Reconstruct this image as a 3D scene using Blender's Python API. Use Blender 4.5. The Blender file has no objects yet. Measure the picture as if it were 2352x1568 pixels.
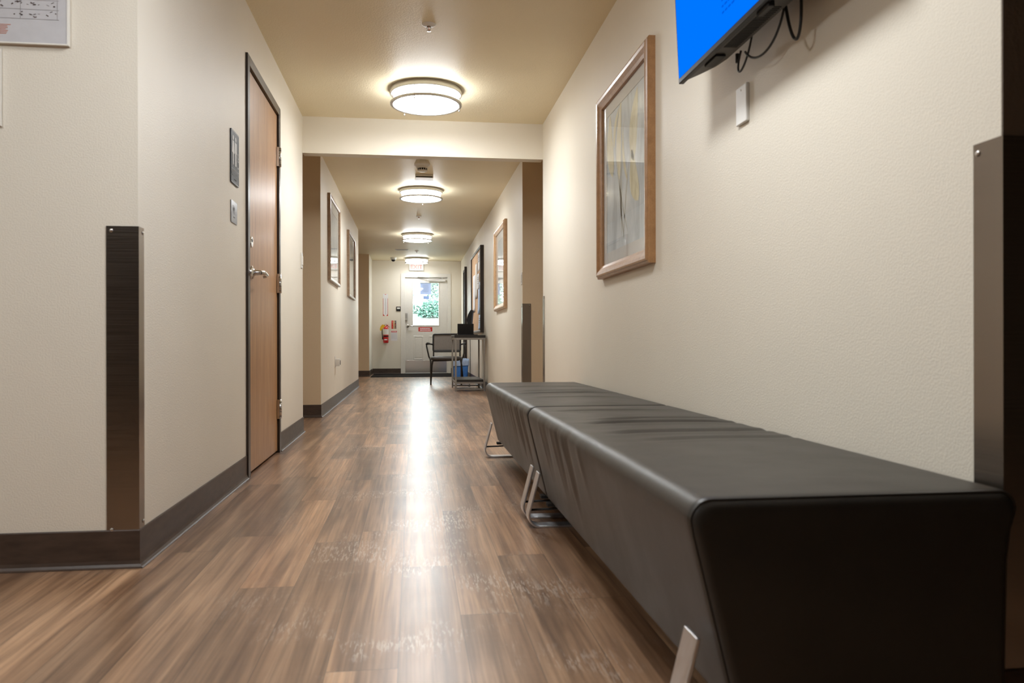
import bpy, bmesh, math, random
from mathutils import Vector, Matrix
random.seed(7)
scene = bpy.context.scene
COL = scene.collection
PI = math.pi

# ------------------------------------------------------------------ materials
def new_mat(name):
    m = bpy.data.materials.new(name); m.use_nodes = True
    nt = m.node_tree
    b = nt.nodes['Principled BSDF']
    return m, nt, b

def N(nt, t, **kw):
    n = nt.nodes.new(t)
    for k, v in kw.items():
        if k in n.inputs: n.inputs[k].default_value = v
        else: setattr(n, k, v)
    return n

def link(nt, a, b): nt.links.new(a, b)

def mathn(nt, op, a, b=None, clamp=False):
    n = nt.nodes.new('ShaderNodeMath'); n.operation = op; n.use_clamp = clamp
    for i, v in enumerate((a, b)):
        if v is None: continue
        if isinstance(v, (int, float)): n.inputs[i].default_value = v
        else: nt.links.new(v, n.inputs[i])
    return n.outputs[0]

def ramp(nt, fac, stops):
    n = nt.nodes.new('ShaderNodeValToRGB')
    cr = n.color_ramp
    while len(cr.elements) < len(stops): cr.elements.new(0.5)
    for e, (p, c) in zip(cr.elements, stops):
        e.position = p; e.color = (c[0], c[1], c[2], 1) if not isinstance(c, (int, float)) else (c, c, c, 1)
    nt.links.new(fac, n.inputs[0])
    return n.outputs[0]

def mixc(nt, fac, a, b, mode='MIX'):
    n = nt.nodes.new('ShaderNodeMix'); n.data_type = 'RGBA'; n.blend_type = mode
    for i, v in ((0, fac), (6, a), (7, b)):
        if isinstance(v, (int, float)): n.inputs[i].default_value = v
        elif isinstance(v, tuple): n.inputs[i].default_value = (*v, 1)
        else: nt.links.new(v, n.inputs[i])
    return n.outputs[2]

def objco(nt, scale=(1, 1, 1)):
    tc = nt.nodes.new('ShaderNodeTexCoord'); mp = nt.nodes.new('ShaderNodeMapping')
    mp.inputs['Scale'].default_value = scale
    nt.links.new(tc.outputs['Object'], mp.inputs[0])
    return mp.outputs[0]

def simple(name, col, rough=.5, metal=0., spec=.5, noise=.06, nscale=(30, 30, 30), bump=0., coat=0., sheen=0.):
    m, nt, b = new_mat(name)
    co = objco(nt, nscale)
    nz = N(nt, 'ShaderNodeTexNoise', Scale=1.0, Detail=4.0); link(nt, co, nz.inputs['Vector'])
    c0 = tuple(max(0, c * (1 - noise)) for c in col); c1 = tuple(min(1, c * (1 + noise)) for c in col)
    link(nt, ramp(nt, nz.outputs['Fac'], [(.3, c0), (.7, c1)]), b.inputs['Base Color'])
    b.inputs['Roughness'].default_value = rough; b.inputs['Metallic'].default_value = metal
    b.inputs['Specular IOR Level'].default_value = spec
    b.inputs['Coat Weight'].default_value = coat
    if bump:
        bp = N(nt, 'ShaderNodeBump', Strength=bump, Distance=.002)
        link(nt, nz.outputs['Fac'], bp.inputs['Height']); link(nt, bp.outputs[0], b.inputs['Normal'])
    return m

def paint(name, col, bump=.35, rough=.45, scale=130):
    m, nt, b = new_mat(name)
    co = objco(nt)
    n1 = N(nt, 'ShaderNodeTexNoise', Scale=scale, Detail=3.0, Roughness=.55); link(nt, co, n1.inputs['Vector'])
    n2 = N(nt, 'ShaderNodeTexNoise', Scale=1.3, Detail=3.0); link(nt, co, n2.inputs['Vector'])
    h = ramp(nt, n1.outputs['Fac'], [(.42, 0.), (.62, 1.)])
    c0 = tuple(c * .965 for c in col); c1 = tuple(min(1, c * 1.02) for c in col)
    link(nt, ramp(nt, n2.outputs['Fac'], [(.3, c0), (.7, c1)]), b.inputs['Base Color'])
    b.inputs['Roughness'].default_value = rough; b.inputs['Specular IOR Level'].default_value = .3
    bp = N(nt, 'ShaderNodeBump', Strength=bump, Distance=.0016)
    link(nt, h, bp.inputs['Height']); link(nt, bp.outputs[0], b.inputs['Normal'])
    return m

def emit(name, col, s):
    m, nt, b = new_mat(name)
    nt.nodes.remove(b)
    e = N(nt, 'ShaderNodeEmission', Strength=s); e.inputs[0].default_value = (*col, 1)
    link(nt, e.outputs[0], nt.nodes['Material Output'].inputs[0])
    return m

def floor_mat():
    m, nt, b = new_mat('vinyl_planks')
    tc = nt.nodes.new('ShaderNodeTexCoord'); sp = nt.nodes.new('ShaderNodeSeparateXYZ')
    link(nt, tc.outputs['Object'], sp.inputs[0])
    X, Y = sp.outputs[0], sp.outputs[1]
    xr = mathn(nt, 'ADD', mathn(nt, 'DIVIDE', X, .152), 40.22)
    row = mathn(nt, 'FLOOR', xr)
    w1 = N(nt, 'ShaderNodeTexWhiteNoise', noise_dimensions='1D'); link(nt, row, w1.inputs['W'])
    yr = mathn(nt, 'ADD', mathn(nt, 'DIVIDE', Y, 1.22), mathn(nt, 'MULTIPLY', w1.outputs['Value'], 7.))
    colm = mathn(nt, 'FLOOR', yr)
    idv = nt.nodes.new('ShaderNodeCombineXYZ'); link(nt, row, idv.inputs[0]); link(nt, colm, idv.inputs[1])
    w2 = N(nt, 'ShaderNodeTexWhiteNoise', noise_dimensions='3D'); link(nt, idv.outputs[0], w2.inputs['Vector'])
    pid = w2.outputs['Value']
    def co(sx, sy, k):
        c = nt.nodes.new('ShaderNodeCombineXYZ')
        link(nt, mathn(nt, 'MULTIPLY', X, sx), c.inputs[0]); link(nt, mathn(nt, 'MULTIPLY', Y, sy), c.inputs[1])
        link(nt, mathn(nt, 'MULTIPLY', pid, k), c.inputs[2]); return c.outputs[0]
    g1 = N(nt, 'ShaderNodeTexNoise', Scale=1., Detail=4., Roughness=.6, Distortion=.4); link(nt, co(20, 1.0, 90), g1.inputs['Vector'])
    g2 = N(nt, 'ShaderNodeTexNoise', Scale=1., Detail=2., Roughness=.5); link(nt, co(110, 2.4, 55), g2.inputs['Vector'])
    g3 = N(nt, 'ShaderNodeTexNoise', Scale=1., Detail=3., Distortion=.3); link(nt, co(8, .8, 31), g3.inputs['Vector'])
    base = ramp(nt, g1.outputs['Fac'], [(.28, (.15, .082, .046)), (.43, (.28, .165, .095)), (.57, (.42, .262, .155)), (.75, (.58, .385, .24))])
    tint = ramp(nt, pid, [(0., (.62, .60, .60)), (.35, (.82, .78, .76)), (.7, (1.02, .98, .95)), (1., (1.22, 1.14, 1.06))])
    c = mixc(nt, 1., base, tint, 'MULTIPLY')
    c = mixc(nt, .55, c, ramp(nt, g2.outputs['Fac'], [(.32, (.48, .45, .43)), (.6, (1.15, 1.15, 1.15))]), 'MULTIPLY')
    c = mixc(nt, .75, c, ramp(nt, g3.outputs['Fac'], [(.30, (.56, .52, .50)), (.55, (1.04, 1.04, 1.04))]), 'MULTIPLY')
    # seams
    fx = mathn(nt, 'ABSOLUTE', mathn(nt, 'SUBTRACT', mathn(nt, 'FRACT', xr), .5))
    fy = mathn(nt, 'ABSOLUTE', mathn(nt, 'SUBTRACT', mathn(nt, 'FRACT', yr), .5))
    seam = mathn(nt, 'MAXIMUM', mathn(nt, 'GREATER_THAN', fx, .493), mathn(nt, 'GREATER_THAN', fy, .4988))
    c = mixc(nt, mathn(nt, 'MULTIPLY', seam, .6), c, (.03, .02, .014))
    # worn scuffs: pale flecks that follow the embossed grain, only in worn patches of the walkway
    pt = N(nt, 'ShaderNodeTexNoise', Scale=2.6, Detail=4., Roughness=.6); link(nt, tc.outputs['Object'], pt.inputs['Vector'])
    fl = N(nt, 'ShaderNodeTexNoise', Scale=1., Detail=2., Roughness=.6, Distortion=.3); link(nt, co(170, 20, 3), fl.inputs['Vector'])
    patch = ramp(nt, pt.outputs['Fac'], [(.50, 0.), (.60, 1.)])
    wx = mathn(nt, 'SUBTRACT', 1., mathn(nt, 'MULTIPLY', mathn(nt, 'ABSOLUTE', mathn(nt, 'SUBTRACT', X, .02)), 1.6), True)
    fleck = mathn(nt, 'MULTIPLY', mathn(nt, 'MULTIPLY', ramp(nt, fl.outputs['Fac'], [(.53, 0.), (.58, 1.)]), patch), wx)
    c = mixc(nt, mathn(nt, 'MULTIPLY', fleck, .75), c, (.62, .53, .45))
    link(nt, c, b.inputs['Base Color'])
    rg = N(nt, 'ShaderNodeTexNoise', Scale=5., Detail=4.); link(nt, tc.outputs['Object'], rg.inputs['Vector'])
    rr = ramp(nt, rg.outputs['Fac'], [(.3, .285), (.7, .325)])
    link(nt, rr, b.inputs['Roughness'])
    b.inputs['Specular IOR Level'].default_value = .95
    wv = N(nt, 'ShaderNodeTexNoise', Scale=1., Detail=1., Roughness=.5); link(nt, co(7, 34, 4), wv.inputs['Vector'])
    h = mathn(nt, 'MULTIPLY', g1.outputs['Fac'], .3)
    h = mathn(nt, 'ADD', h, mathn(nt, 'MULTIPLY', wv.outputs['Fac'], 1.5))
    h = mathn(nt, 'SUBTRACT', h, mathn(nt, 'MULTIPLY', seam, .5))
    h = mathn(nt, 'ADD', h, mathn(nt, 'MULTIPLY', fleck, .3))
    bp = N(nt, 'ShaderNodeBump', Strength=.16, Distance=.001); link(nt, h, bp.inputs['Height']); link(nt, bp.outputs[0], b.inputs['Normal'])
    return m

def wood(name, c0, c1, sc=(6, 6, 1.2), rough=.35, axis_mix=1.0, coat=.25):
    m, nt, b = new_mat(name)
    co = objco(nt, sc)
    n1 = N(nt, 'ShaderNodeTexNoise', Scale=3., Detail=6., Roughness=.6, Distortion=.4); link(nt, co, n1.inputs['Vector'])
    n2 = N(nt, 'ShaderNodeTexNoise', Scale=26., Detail=4., Roughness=.7); link(nt, co, n2.inputs['Vector'])
    f = mathn(nt, 'ADD', mathn(nt, 'MULTIPLY', n1.outputs['Fac'], .6), mathn(nt, 'MULTIPLY', n2.outputs['Fac'], .4))
    link(nt, ramp(nt, f, [(.35, c0), (.65, c1)]), b.inputs['Base Color'])
    b.inputs['Roughness'].default_value = rough; b.inputs['Coat Weight'].default_value = coat
    b.inputs['Coat Roughness'].default_value = .25
    bp = N(nt, 'ShaderNodeBump', Strength=.08, Distance=.001); link(nt, f, bp.inputs['Height']); link(nt, bp.outputs[0], b.inputs['Normal'])
    return m

def brushed(name, col, rough=.28, sc=(3, 3, 400), aniso=.0, bump=.05):
    m, nt, b = new_mat(name)
    co = objco(nt, sc)
    n1 = N(nt, 'ShaderNodeTexNoise', Scale=1., Detail=3.); link(nt, co, n1.inputs['Vector'])
    link(nt, ramp(nt, n1.outputs['Fac'], [(.3, tuple(c * .9 for c in col)), (.7, col)]), b.inputs['Base Color'])
    b.inputs['Metallic'].default_value = 1.; link(nt, ramp(nt, n1.outputs['Fac'], [(.3, rough * .8), (.7, rough * 1.2)]), b.inputs['Roughness'])
    bp = N(nt, 'ShaderNodeBump', Strength=bump, Distance=.0005); link(nt, n1.outputs['Fac'], bp.inputs['Height']); link(nt, bp.outputs[0], b.inputs['Normal'])
    return m

def glass_sheet(name, tint=(1, 1, 1), rough=.01, spec=1.):
    m, nt, b = new_mat(name)
    nt.nodes.remove(b)
    tr = N(nt, 'ShaderNodeBsdfTransparent'); tr.inputs[0].default_value = (*tint, 1)
    gl = N(nt, 'ShaderNodeBsdfGlossy', Roughness=rough)
    fr = N(nt, 'ShaderNodeFresnel', IOR=1.5)
    mx = nt.nodes.new('ShaderNodeMixShader')
    ge = nt.nodes.new('ShaderNodeNewGeometry')
    link(nt, mathn(nt, 'MULTIPLY', mathn(nt, 'MULTIPLY', fr.outputs[0], spec), mathn(nt, 'SUBTRACT', 1., ge.outputs['Backfacing'])), mx.inputs[0]); link(nt, tr.outputs[0], mx.inputs[1]); link(nt, gl.outputs[0], mx.inputs[2])
    link(nt, mx.outputs[0], nt.nodes['Material Output'].inputs[0])
    return m

def art_mat(name, c0, c1, c2, sc=5.):
    m, nt, b = new_mat(name)
    co = objco(nt, (1, 1, .35))
    n1 = N(nt, 'ShaderNodeTexNoise', Scale=sc, Detail=8., Roughness=.65, Distortion=.9); link(nt, co, n1.inputs['Vector'])
    link(nt, ramp(nt, n1.outputs['Fac'], [(.3, c0), (.5, c1), (.68, c2)]), b.inputs['Base Color'])
    b.inputs['Roughness'].default_value = .7
    return m

M = {}
WALLC = (.81, .755, .65)
M['wall'] = paint('wall_paint', WALLC, bump=.2, rough=.5, scale=200)
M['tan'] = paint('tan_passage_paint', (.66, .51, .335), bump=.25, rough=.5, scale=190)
M['darkbrown'] = paint('dark_brown_paint', (.16, .125, .095), bump=.25, rough=.5)  # even dark brown, on the right wall end and two lobby walls
M['ceil'] = paint('ceiling_paint', (.83, .73, .52), bump=.4, rough=.45, scale=110)
M['trimwhite'] = simple('white_trim_paint', (.78, .75, .69), .4, noise=.02)
M['floor'] = floor_mat()
M['base'] = simple('brown_rubber_base', (.062, .040, .029), .42, spec=.4, noise=.25, nscale=(12, 12, 50), bump=.1)
M['door'] = wood('birch_veneer', (.31, .150, .060), (.47, .255, .112), sc=(9, 9, .8), rough=.42, coat=.08)
M['darkframe'] = simple('dark_bronze_paint', (.03, .02, .014), .35, noise=.1)
M['frame_face'] = simple('bronze_frame_face', (.10, .072, .042), .4, noise=.08)
M['oak'] = wood('oak_frame', (.30, .145, .055), (.44, .235, .10), sc=(8, 8, 8), rough=.35)
M['oakpale'] = wood('pale_oak_frame', (.45, .27, .14), (.60, .39, .22), sc=(8, 8, 8), rough=.35)
M['bronze'] = wood('brown_gilt_frame', (.24, .15, .09), (.42, .29, .19), sc=(8, 8, 8), rough=.3)
M['steel'] = brushed('brushed_steel', (.50, .46, .42), .22)
M['steeldark'] = brushed('dark_steel_guard', (.34, .30, .265), .22, sc=(3, 3, 260), bump=.03)
M['kick'] = brushed('kick_plate_steel', (.74, .71, .67), .24, sc=(.5, .5, .5), bump=.0)
M['chrome'] = brushed('satin_nickel', (.62, .60, .57), .22, sc=(40, 40, 40))
M['legsteel'] = brushed('satin_steel_strap', (.82, .83, .87), .38, sc=(60, 60, 20))
M['nickel'] = brushed('lamp_nickel', (.56, .54, .50), .38, sc=(40, 40, 40))
M['black'] = simple('black_plastic', (.007, .006, .006), .45, noise=.2, spec=.3)
M['blackmat'] = simple('black_matte', (.016, .014, .013), .7, noise=.2, bump=.2)
M['mat'] = simple('black_carpet_mat', (.014, .011, .010), .95, noise=.3, nscale=(200, 200, 200), bump=.5, spec=.1)
M['white'] = simple('white_plastic', (.72, .70, .66), .4, noise=.02)
M['paper'] = simple('white_paper', (.80, .79, .80), .7, noise=.03)
M['board'] = simple('pale_grey_board', (.52, .51, .53), .45, noise=.04)
M['mark'] = simple('ink_marks', (.10, .07, .06), .7, noise=.2)
M['redmark'] = simple('red_ink', (.55, .20, .12), .7, noise=.1)
M['line'] = simple('grey_rule_lines', (.32, .30, .31), .7)
M['red'] = simple('red_enamel', (.55, .010, .010), .25, noise=.05, coat=.5)
M['signred'] = simple('sign_red', (.62, .035, .02), .5, noise=.05)
M['exitred'] = simple('exit_letters', (.88, .42, .40), .5)
M['yellow'] = simple('yellow_tag', (.75, .45, .01), .5)
M['plaque'] = simple('charcoal_plaque', (.045, .05, .058), .5, spec=.3, noise=.08, bump=.05)
M['plaqueink'] = simple('plaque_white', (.62, .64, .66), .4)
M['plaquedark'] = simple('plaque_dark_letters', (.008, .008, .010), .4)
LC = (.955, .985, 1.)
M['bulb'] = emit('lamp_diffuser', LC, 25.); M['bulb_side'] = emit('lamp_diffuser_side', LC, 11.)
M['bulb_soft'] = emit('lamp_diffuser_soft', LC, 12.); M['bulb_soft_side'] = emit('lamp_diffuser_soft_side', LC, 7.)
for k_ in ('bulb', 'bulb_side', 'bulb_soft', 'bulb_soft_side'): M[k_].cycles.emission_sampling = 'FRONT'
M['screen'] = emit('blue_screen', (.0, .150, .86), .50)
M['screen2'] = emit('blue_screen_text', (.0, .10, .66), .46)
M['bezel'] = simple('tv_bezel', (.008, .008, .010), .45, spec=.3)
M['tvback'] = simple('tv_housing', (.030, .024, .018), .42, noise=.1)
M['cable'] = simple('black_cable', (.010, .009, .008), .45)
M['matboard'] = simple('mat_board', (.66, .67, .66), .8, noise=.02)
M['matboard2'] = simple('cream_mat_board', (.66, .63, .58), .8, noise=.02)
M['glass'] = glass_sheet('picture_glass')
M['doorglass'] = glass_sheet('door_glass', (.96, 1., .99))
M['art1'] = art_mat('flower_print', (.34, .40, .44), (.58, .66, .71), (.76, .82, .86))
M['art2'] = art_mat('landscape_print', (.34, .35, .36), (.52, .52, .5), (.66, .64, .6))
M['petal'] = art_mat('petal_paint', (.52, .48, .26), (.74, .71, .50), (.84, .82, .66), 14.)
M['stem'] = art_mat('leaf_paint', (.30, .33, .30), (.46, .50, .47), (.60, .64, .62), 12.)
M['cork'] = simple('cork', (.55, .36, .22), .9, noise=.25, nscale=(120, 120, 120), bump=.3)
M['blue'] = simple('blue_bin_plastic', (.06, .22, .62), .35, noise=.1)
M['bluepale'] = simple('pale_blue_paper', (.42, .53, .74), .6, noise=.05)
M['liner'] = simple('bin_liner', (.42, .56, .80), .3, noise=.15, nscale=(25, 25, 25), bump=.5)
M['mesh'] = simple('taupe_mesh_fabric', (.20, .175, .15), .8, noise=.3, nscale=(260, 260, 260), bump=.4)
M['seat'] = simple('dark_seat_fabric', (.055, .048, .04), .45, noise=.15, nscale=(90, 90, 90), bump=.2)
M['chairblack'] = simple('chair_black_frame', (.014, .012, .010), .38, noise=.1)
M['tabletop'] = simple('black_table_top', (.016, .013, .011), .33, noise=.15)
M['tablesteel'] = brushed('table_steel', (.36, .34, .31), .38, sc=(30, 30, 30))
M['grass'] = simple('sunlit_bank', (.26, .28, .25), .95, noise=.25, nscale=(5, 5, 5), bump=.5)
M['leaf'] = simple('shrub_leaves', (.10, .19, .15), .6, noise=.5, nscale=(4, 4, 4))
M['leafpale'] = simple('pale_shrub_leaves', (.17, .24, .205), .6, noise=.4, nscale=(4, 4, 4))
M['trunk'] = simple('bark', (.16, .11, .08), .9, noise=.3)
def sheet(name, col):
    m, nt, b = new_mat(name)
    tl = N(nt, 'ShaderNodeBsdfTranslucent'); tl.inputs[0].default_value = (*col, 1)
    b.inputs['Base Color'].default_value = (*col, 1); b.inputs['Roughness'].default_value = .7
    mx = nt.nodes.new('ShaderNodeMixShader'); mx.inputs[0].default_value = .6
    link(nt, b.outputs[0], mx.inputs[1]); link(nt, tl.outputs[0], mx.inputs[2]); link(nt, mx.outputs[0], nt.nodes['Material Output'].inputs[0])
    return m
M['notice'] = sheet('lavender_notice', (.42, .43, .53)); M['noticedark'] = sheet('lavender_notice_dark', (.31, .35, .48))

def leather():
    m, nt, b = new_mat('black_leatherette')
    co = objco(nt)
    v = N(nt, 'ShaderNodeTexVoronoi', Scale=420.); link(nt, co, v.inputs['Vector'])
    n = N(nt, 'ShaderNodeTexNoise', Scale=7., Detail=4.); link(nt, co, n.inputs['Vector'])
    link(nt, ramp(nt, n.outputs['Fac'], [(.3, (.022, .019, .016)), (.7, (.030, .026, .021))]), b.inputs['Base Color'])
    link(nt, ramp(nt, n.outputs['Fac'], [(.3, .40), (.7, .47)]), b.inputs['Roughness'])
    b.inputs['Specular IOR Level'].default_value = .62
    bp = N(nt, 'ShaderNodeBump', Strength=.18, Distance=.0006); link(nt, v.outputs['Distance'], bp.inputs['Height'])
    bp2 = N(nt, 'ShaderNodeBump', Strength=.25, Distance=.006); link(nt, n.outputs['Fac'], bp2.inputs['Height'])
    link(nt, bp.outputs[0], bp2.inputs['Normal']); link(nt, bp2.outputs[0], b.inputs['Normal'])
    return m
M['leather'] = leather()

# ------------------------------------------------------------------ mesh builder
class Fr:
    """local frame: a along u, b along v, c along n"""
    def __init__(s, o, u=(1, 0, 0), v=(0, 0, 1), n=None):
        s.o = Vector(o); s.u = Vector(u).normalized(); s.v = Vector(v).normalized()
        s.n = Vector(n).normalized() if n else s.u.cross(s.v)
    def __call__(s, a, b, c=0.): return s.o + s.u * a + s.v * b + s.n * c
ID = Fr((0, 0, 0), (1, 0, 0), (0, 1, 0), (0, 0, 1))
def on_end(x, z, y): return Fr((x, y, z), (1, 0, 0), (0, 0, 1), (0, -1, 0))        # faces the viewer (-Y)
def on_left(y, z, x): return Fr((x, y, z), (0, 1, 0), (0, 0, 1), (1, 0, 0))        # on a left wall, faces +X
def on_right(y, z, x): return Fr((x, y, z), (0, -1, 0), (0, 0, 1), (-1, 0, 0))     # on a right wall, faces -X

class MB:
    def __init__(s): s.v = []; s.f = []; s.m = []; s.mats = []; s.smooth = []
    def mi(s, mat):
        if mat not in s.mats: s.mats.append(mat)
        return s.mats.index(mat)
    def add(s, pts, faces, mat, smooth=False):
        k = len(s.v); s.v += [Vector(p) for p in pts]; i = s.mi(mat)
        for f in faces: s.f.append([k + j for j in f]); s.m.append(i); s.smooth.append(smooth)
        return s
    def box(s, a0, a1, b0, b1, c0, c1, mat, fr=ID):
        P = [fr(a, b, c) for c in (c0, c1) for b in (b0, b1) for a in (a0, a1)]
        return s.add(P, [(0, 2, 3, 1), (4, 5, 7, 6), (0, 1, 5, 4), (2, 6, 7, 3), (0, 4, 6, 2), (1, 3, 7, 5)], mat)
    def cbox(s, a0, a1, b0, b1, c0, c1, mat, fr=ID, e=.002):
        """box with chamfered edges (rounded-looking)"""
        bm = bmesh.new()
        P = [bm.verts.new((a, b, c)) for c in (c0, c1) for b in (b0, b1) for a in (a0, a1)]
        for f in [(0, 2, 3, 1), (4, 5, 7, 6), (0, 1, 5, 4), (2, 6, 7, 3), (0, 4, 6, 2), (1, 3, 7, 5)]: bm.faces.new([P[i] for i in f])
        bmesh.ops.recalc_face_normals(bm, faces=bm.faces)
        e = min(e, .45 * min(abs(a1 - a0), abs(b1 - b0), abs(c1 - c0)))
        bmesh.ops.bevel(bm, geom=bm.edges[:], offset=e, segments=3, profile=.5, affect='EDGES')
        bm.verts.index_update()
        s.add([fr(*v.co) for v in bm.verts], [[v.index for v in f.verts] for f in bm.faces], mat)
        bm.free(); return s
    def poly(s, pts, mat, fr, c=0., th=0.):
        """flat shape in the frame's plane; thickness th towards the wall"""
        n = len(pts); P = [fr(a, b, c) for a, b in pts]
        if not th: return s.add(P, [list(range(n))], mat)
        P += [fr(a, b, c - th) for a, b in pts]
        return s.add(P, [list(range(n)), list(range(2 * n - 1, n - 1, -1))] + [(i, (i + 1) % n, n + (i + 1) % n, n + i) for i in range(n)], mat)
    def tube(s, path, r, mat, seg=10, cap=True, sx=1., closed=False):
        path = [Vector(p) for p in path]; n = len(path); up = Vector((0, 0, 1)); rings = []
        prev = None
        for i, p in enumerate(path):
            if closed: t = (path[(i + 1) % n] - path[i - 1]).normalized()
            else: t = (path[min(i + 1, n - 1)] - path[max(i - 1, 0)]).normalized()
            if prev is None:
                a = t.cross(up)
                if a.length < 1e-3: a = t.cross(Vector((1, 0, 0)))
            else:
                a = prev - t * prev.dot(t)
            a.normalize(); prev = a; b = t.cross(a)
            rr = r[i] if isinstance(r, (list, tuple)) else r
            rings.append([p + (a * math.cos(2 * PI * k / seg) * sx + b * math.sin(2 * PI * k / seg)) * rr for k in range(seg)])
        P = [q for R_ in rings for q in R_]; F = []
        for i in range(n if closed else n - 1):
            j = (i + 1) % n
            for k in range(seg): F.append((i * seg + k, i * seg + (k + 1) % seg, j * seg + (k + 1) % seg, j * seg + k))
        if cap and not closed: F += [list(range(seg - 1, -1, -1)), [(n - 1) * seg + k for k in range(seg)]]
        return s.add(P, F, mat, True)
    def lathe(s, prof, mat, o=(0, 0, 0), seg=48, fr=None, smooth=True, cap=True, ph=0.):
        """prof: (radius, height along axis c)"""
        fr = fr or Fr(o, (1, 0, 0), (0, 1, 0), (0, 0, 1))
        P = []; F = []; n = len(prof)
        for r, h in prof: P += [fr(r * math.cos(2 * PI * k / seg + ph), r * math.sin(2 * PI * k / seg + ph), h) for k in range(seg)]
        for i in range(n - 1):
            for k in range(seg): F.append((i * seg + k, i * seg + (k + 1) % seg, (i + 1) * seg + (k + 1) % seg, (i + 1) * seg + k))
        if cap: F += [list(range(seg - 1, -1, -1)), [(n - 1) * seg + k for k in range(seg)]]
        return s.add(P, F, mat, smooth)
    def ring(s, R_, r, z, mat, o, seg=64, rs=10, zr=None):
        return s.tube([(o[0] + R_ * math.cos(2 * PI * k / seg), o[1] + R_ * math.sin(2 * PI * k / seg), z) for k in range(seg)], r, mat, seg=rs, closed=True)
    def frame(s, w, h, prof, mat, fr):
        """mitred moulding round a w x h rectangle centred on the frame; prof = (inset from outer edge, height off wall)"""
        P = []; n = len(prof)
        for ca, cb in ((-1, -1), (1, -1), (1, 1), (-1, 1)):
            for i, d in prof: P.append(fr(ca * (w / 2 - i), cb * (h / 2 - i), d))
        F = []
        for k in range(4):
            j = (k + 1) % 4
            for i in range(n): F.append((k * n + i, j * n + i, j * n + (i + 1) % n, k * n + (i + 1) % n))
        return s.add(P, F, mat)
    def text(s, txt, size, mat, fr, c=.001, th=.0006, align='CENTER', bold=0., sx=1.):
        cu = bpy.data.curves.new('t', 'FONT'); cu.body = txt; cu.size = size; cu.align_x = align; cu.align_y = 'CENTER'
        cu.offset = bold; cu.resolution_u = 3
        ob = bpy.data.objects.new('t', cu)
        me = bpy.data.meshes.new_from_object(ob)
        s.add([fr(v.co.x * sx, v.co.y, c) for v in me.vertices], [list(p.vertices) for p in me.polygons], mat)
        bpy.data.objects.remove(ob); bpy.data.meshes.remove(me); bpy.data.curves.remove(cu)
        return s
    def build(s, name, parent=None, auto=False, bevel=0.):
        o0 = Vector(ORG.get(parent.name, (0, 0, 0))) if parent else Vector((0, 0, 0))
        me = bpy.data.meshes.new(name)
        me.from_pydata([v - o0 for v in s.v], [], s.f)
        for mt in s.mats: me.materials.append(mt)
        for p, i, sm in zip(me.polygons, s.m, s.smooth): p.material_index = i; p.use_smooth = sm
        bm = bmesh.new(); bm.from_mesh(me); bmesh.ops.recalc_face_normals(bm, faces=bm.faces); bm.to_mesh(me); bm.free()
        me.update()
        if auto: me.set_sharp_from_angle(angle=math.radians(38))
        ob = bpy.data.objects.new(name, me); COL.objects.link(ob)
        if parent: ob.parent = parent; ORG[ob.name] = tuple(o0)
        if bevel:
            md = ob.modifiers.new('bevel', 'BEVEL'); md.width = bevel; md.segments = 2; md.limit_method = 'ANGLE'
        return ob
ORG = {}

def tag(o, label=None, cat=None, group=None, kind=None):
    if label: o['label'] = label
    if cat: o['category'] = cat
    if group: o['group'] = group
    if kind: o['kind'] = kind
    return o
def thing(name, label, cat, loc, group=None, rz=0.):
    o = bpy.data.objects.new(name, None); o.empty_display_size = .05; COL.objects.link(o)
    o.location = loc; o.rotation_euler = (0, 0, rz)
    ORG[o.name] = tuple(loc) if not rz else (0, 0, 0)
    return tag(o, label, cat, group)
def copy_tree(o, parent=None):
    c = o.copy(); COL.objects.link(c); c.parent = parent
    for ch in list(o.children): copy_tree(ch, c)
    return c
def struct(mb, name, parent=None, label=None, **k):
    o = mb.build(name, parent, **k)
    if not parent: tag(o, label, None, None, 'structure')
    return o
B = lambda *a, **k: MB().box(*a, **k)

# ------------------------------------------------------------------ the corridor
XL, XR, H = -.846, 1.036, 2.44
XL3 = -.872
YF, YH, YS, YT, YU, YE = 2.53, 6.14, 7.304, 12.262, 15.697, 16.875
YR = 1.249
T = .12
# floor and ceiling
struct(MB().box(-3.6, 3.6, -3.6, YE + .14, -.08, 0, M['floor']), 'floor', label='brown wood-look vinyl plank floor')
struct(MB().box(-3.6, 3.6, -3.6, YE + .14, H, H + .1, M['ceil']), 'ceiling', label='tan textured ceiling')
# left near wall, with the door opening
DY0, DY1, DZ = 4.105, 5.055, 2.135
w = MB()
w.box(XL - T, XL, YF, DY0 + .03, 0, H, M['wall']); w.box(XL - T, XL, DY1 - .03, YH, 0, H, M['wall']); w.box(XL - T, XL, DY0 + .03, DY1 - .03, DZ - .0, H, M['wall'])
struct(w, 'wall_left_near', label='near left corridor wall with the wooden door')
struct(B(-3.6, XL - T, YF, YF + T, 0, H, M['wall']), 'wall_left_front', label='wall facing the viewer at the left edge')
# right near wall
w = MB().box(XR, XR + T, YR + .004, YH, 0, H, M['wall']); w.box(XR, XR + T, YR, YR + .004, 0, H, M['darkbrown'])
struct(w, 'wall_right_near', label='near right corridor wall behind the bench')
struct(B(XR + T, 3.6, YR, YR + T, 0, H, M['darkbrown']), 'wall_right_front', label='dark wall end at the right edge')
# header beam
struct(B(XL, XR, YH, YH + .105, 2.157, H, M['wall']), 'trim_1', label='cream header beam across the corridor')
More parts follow.
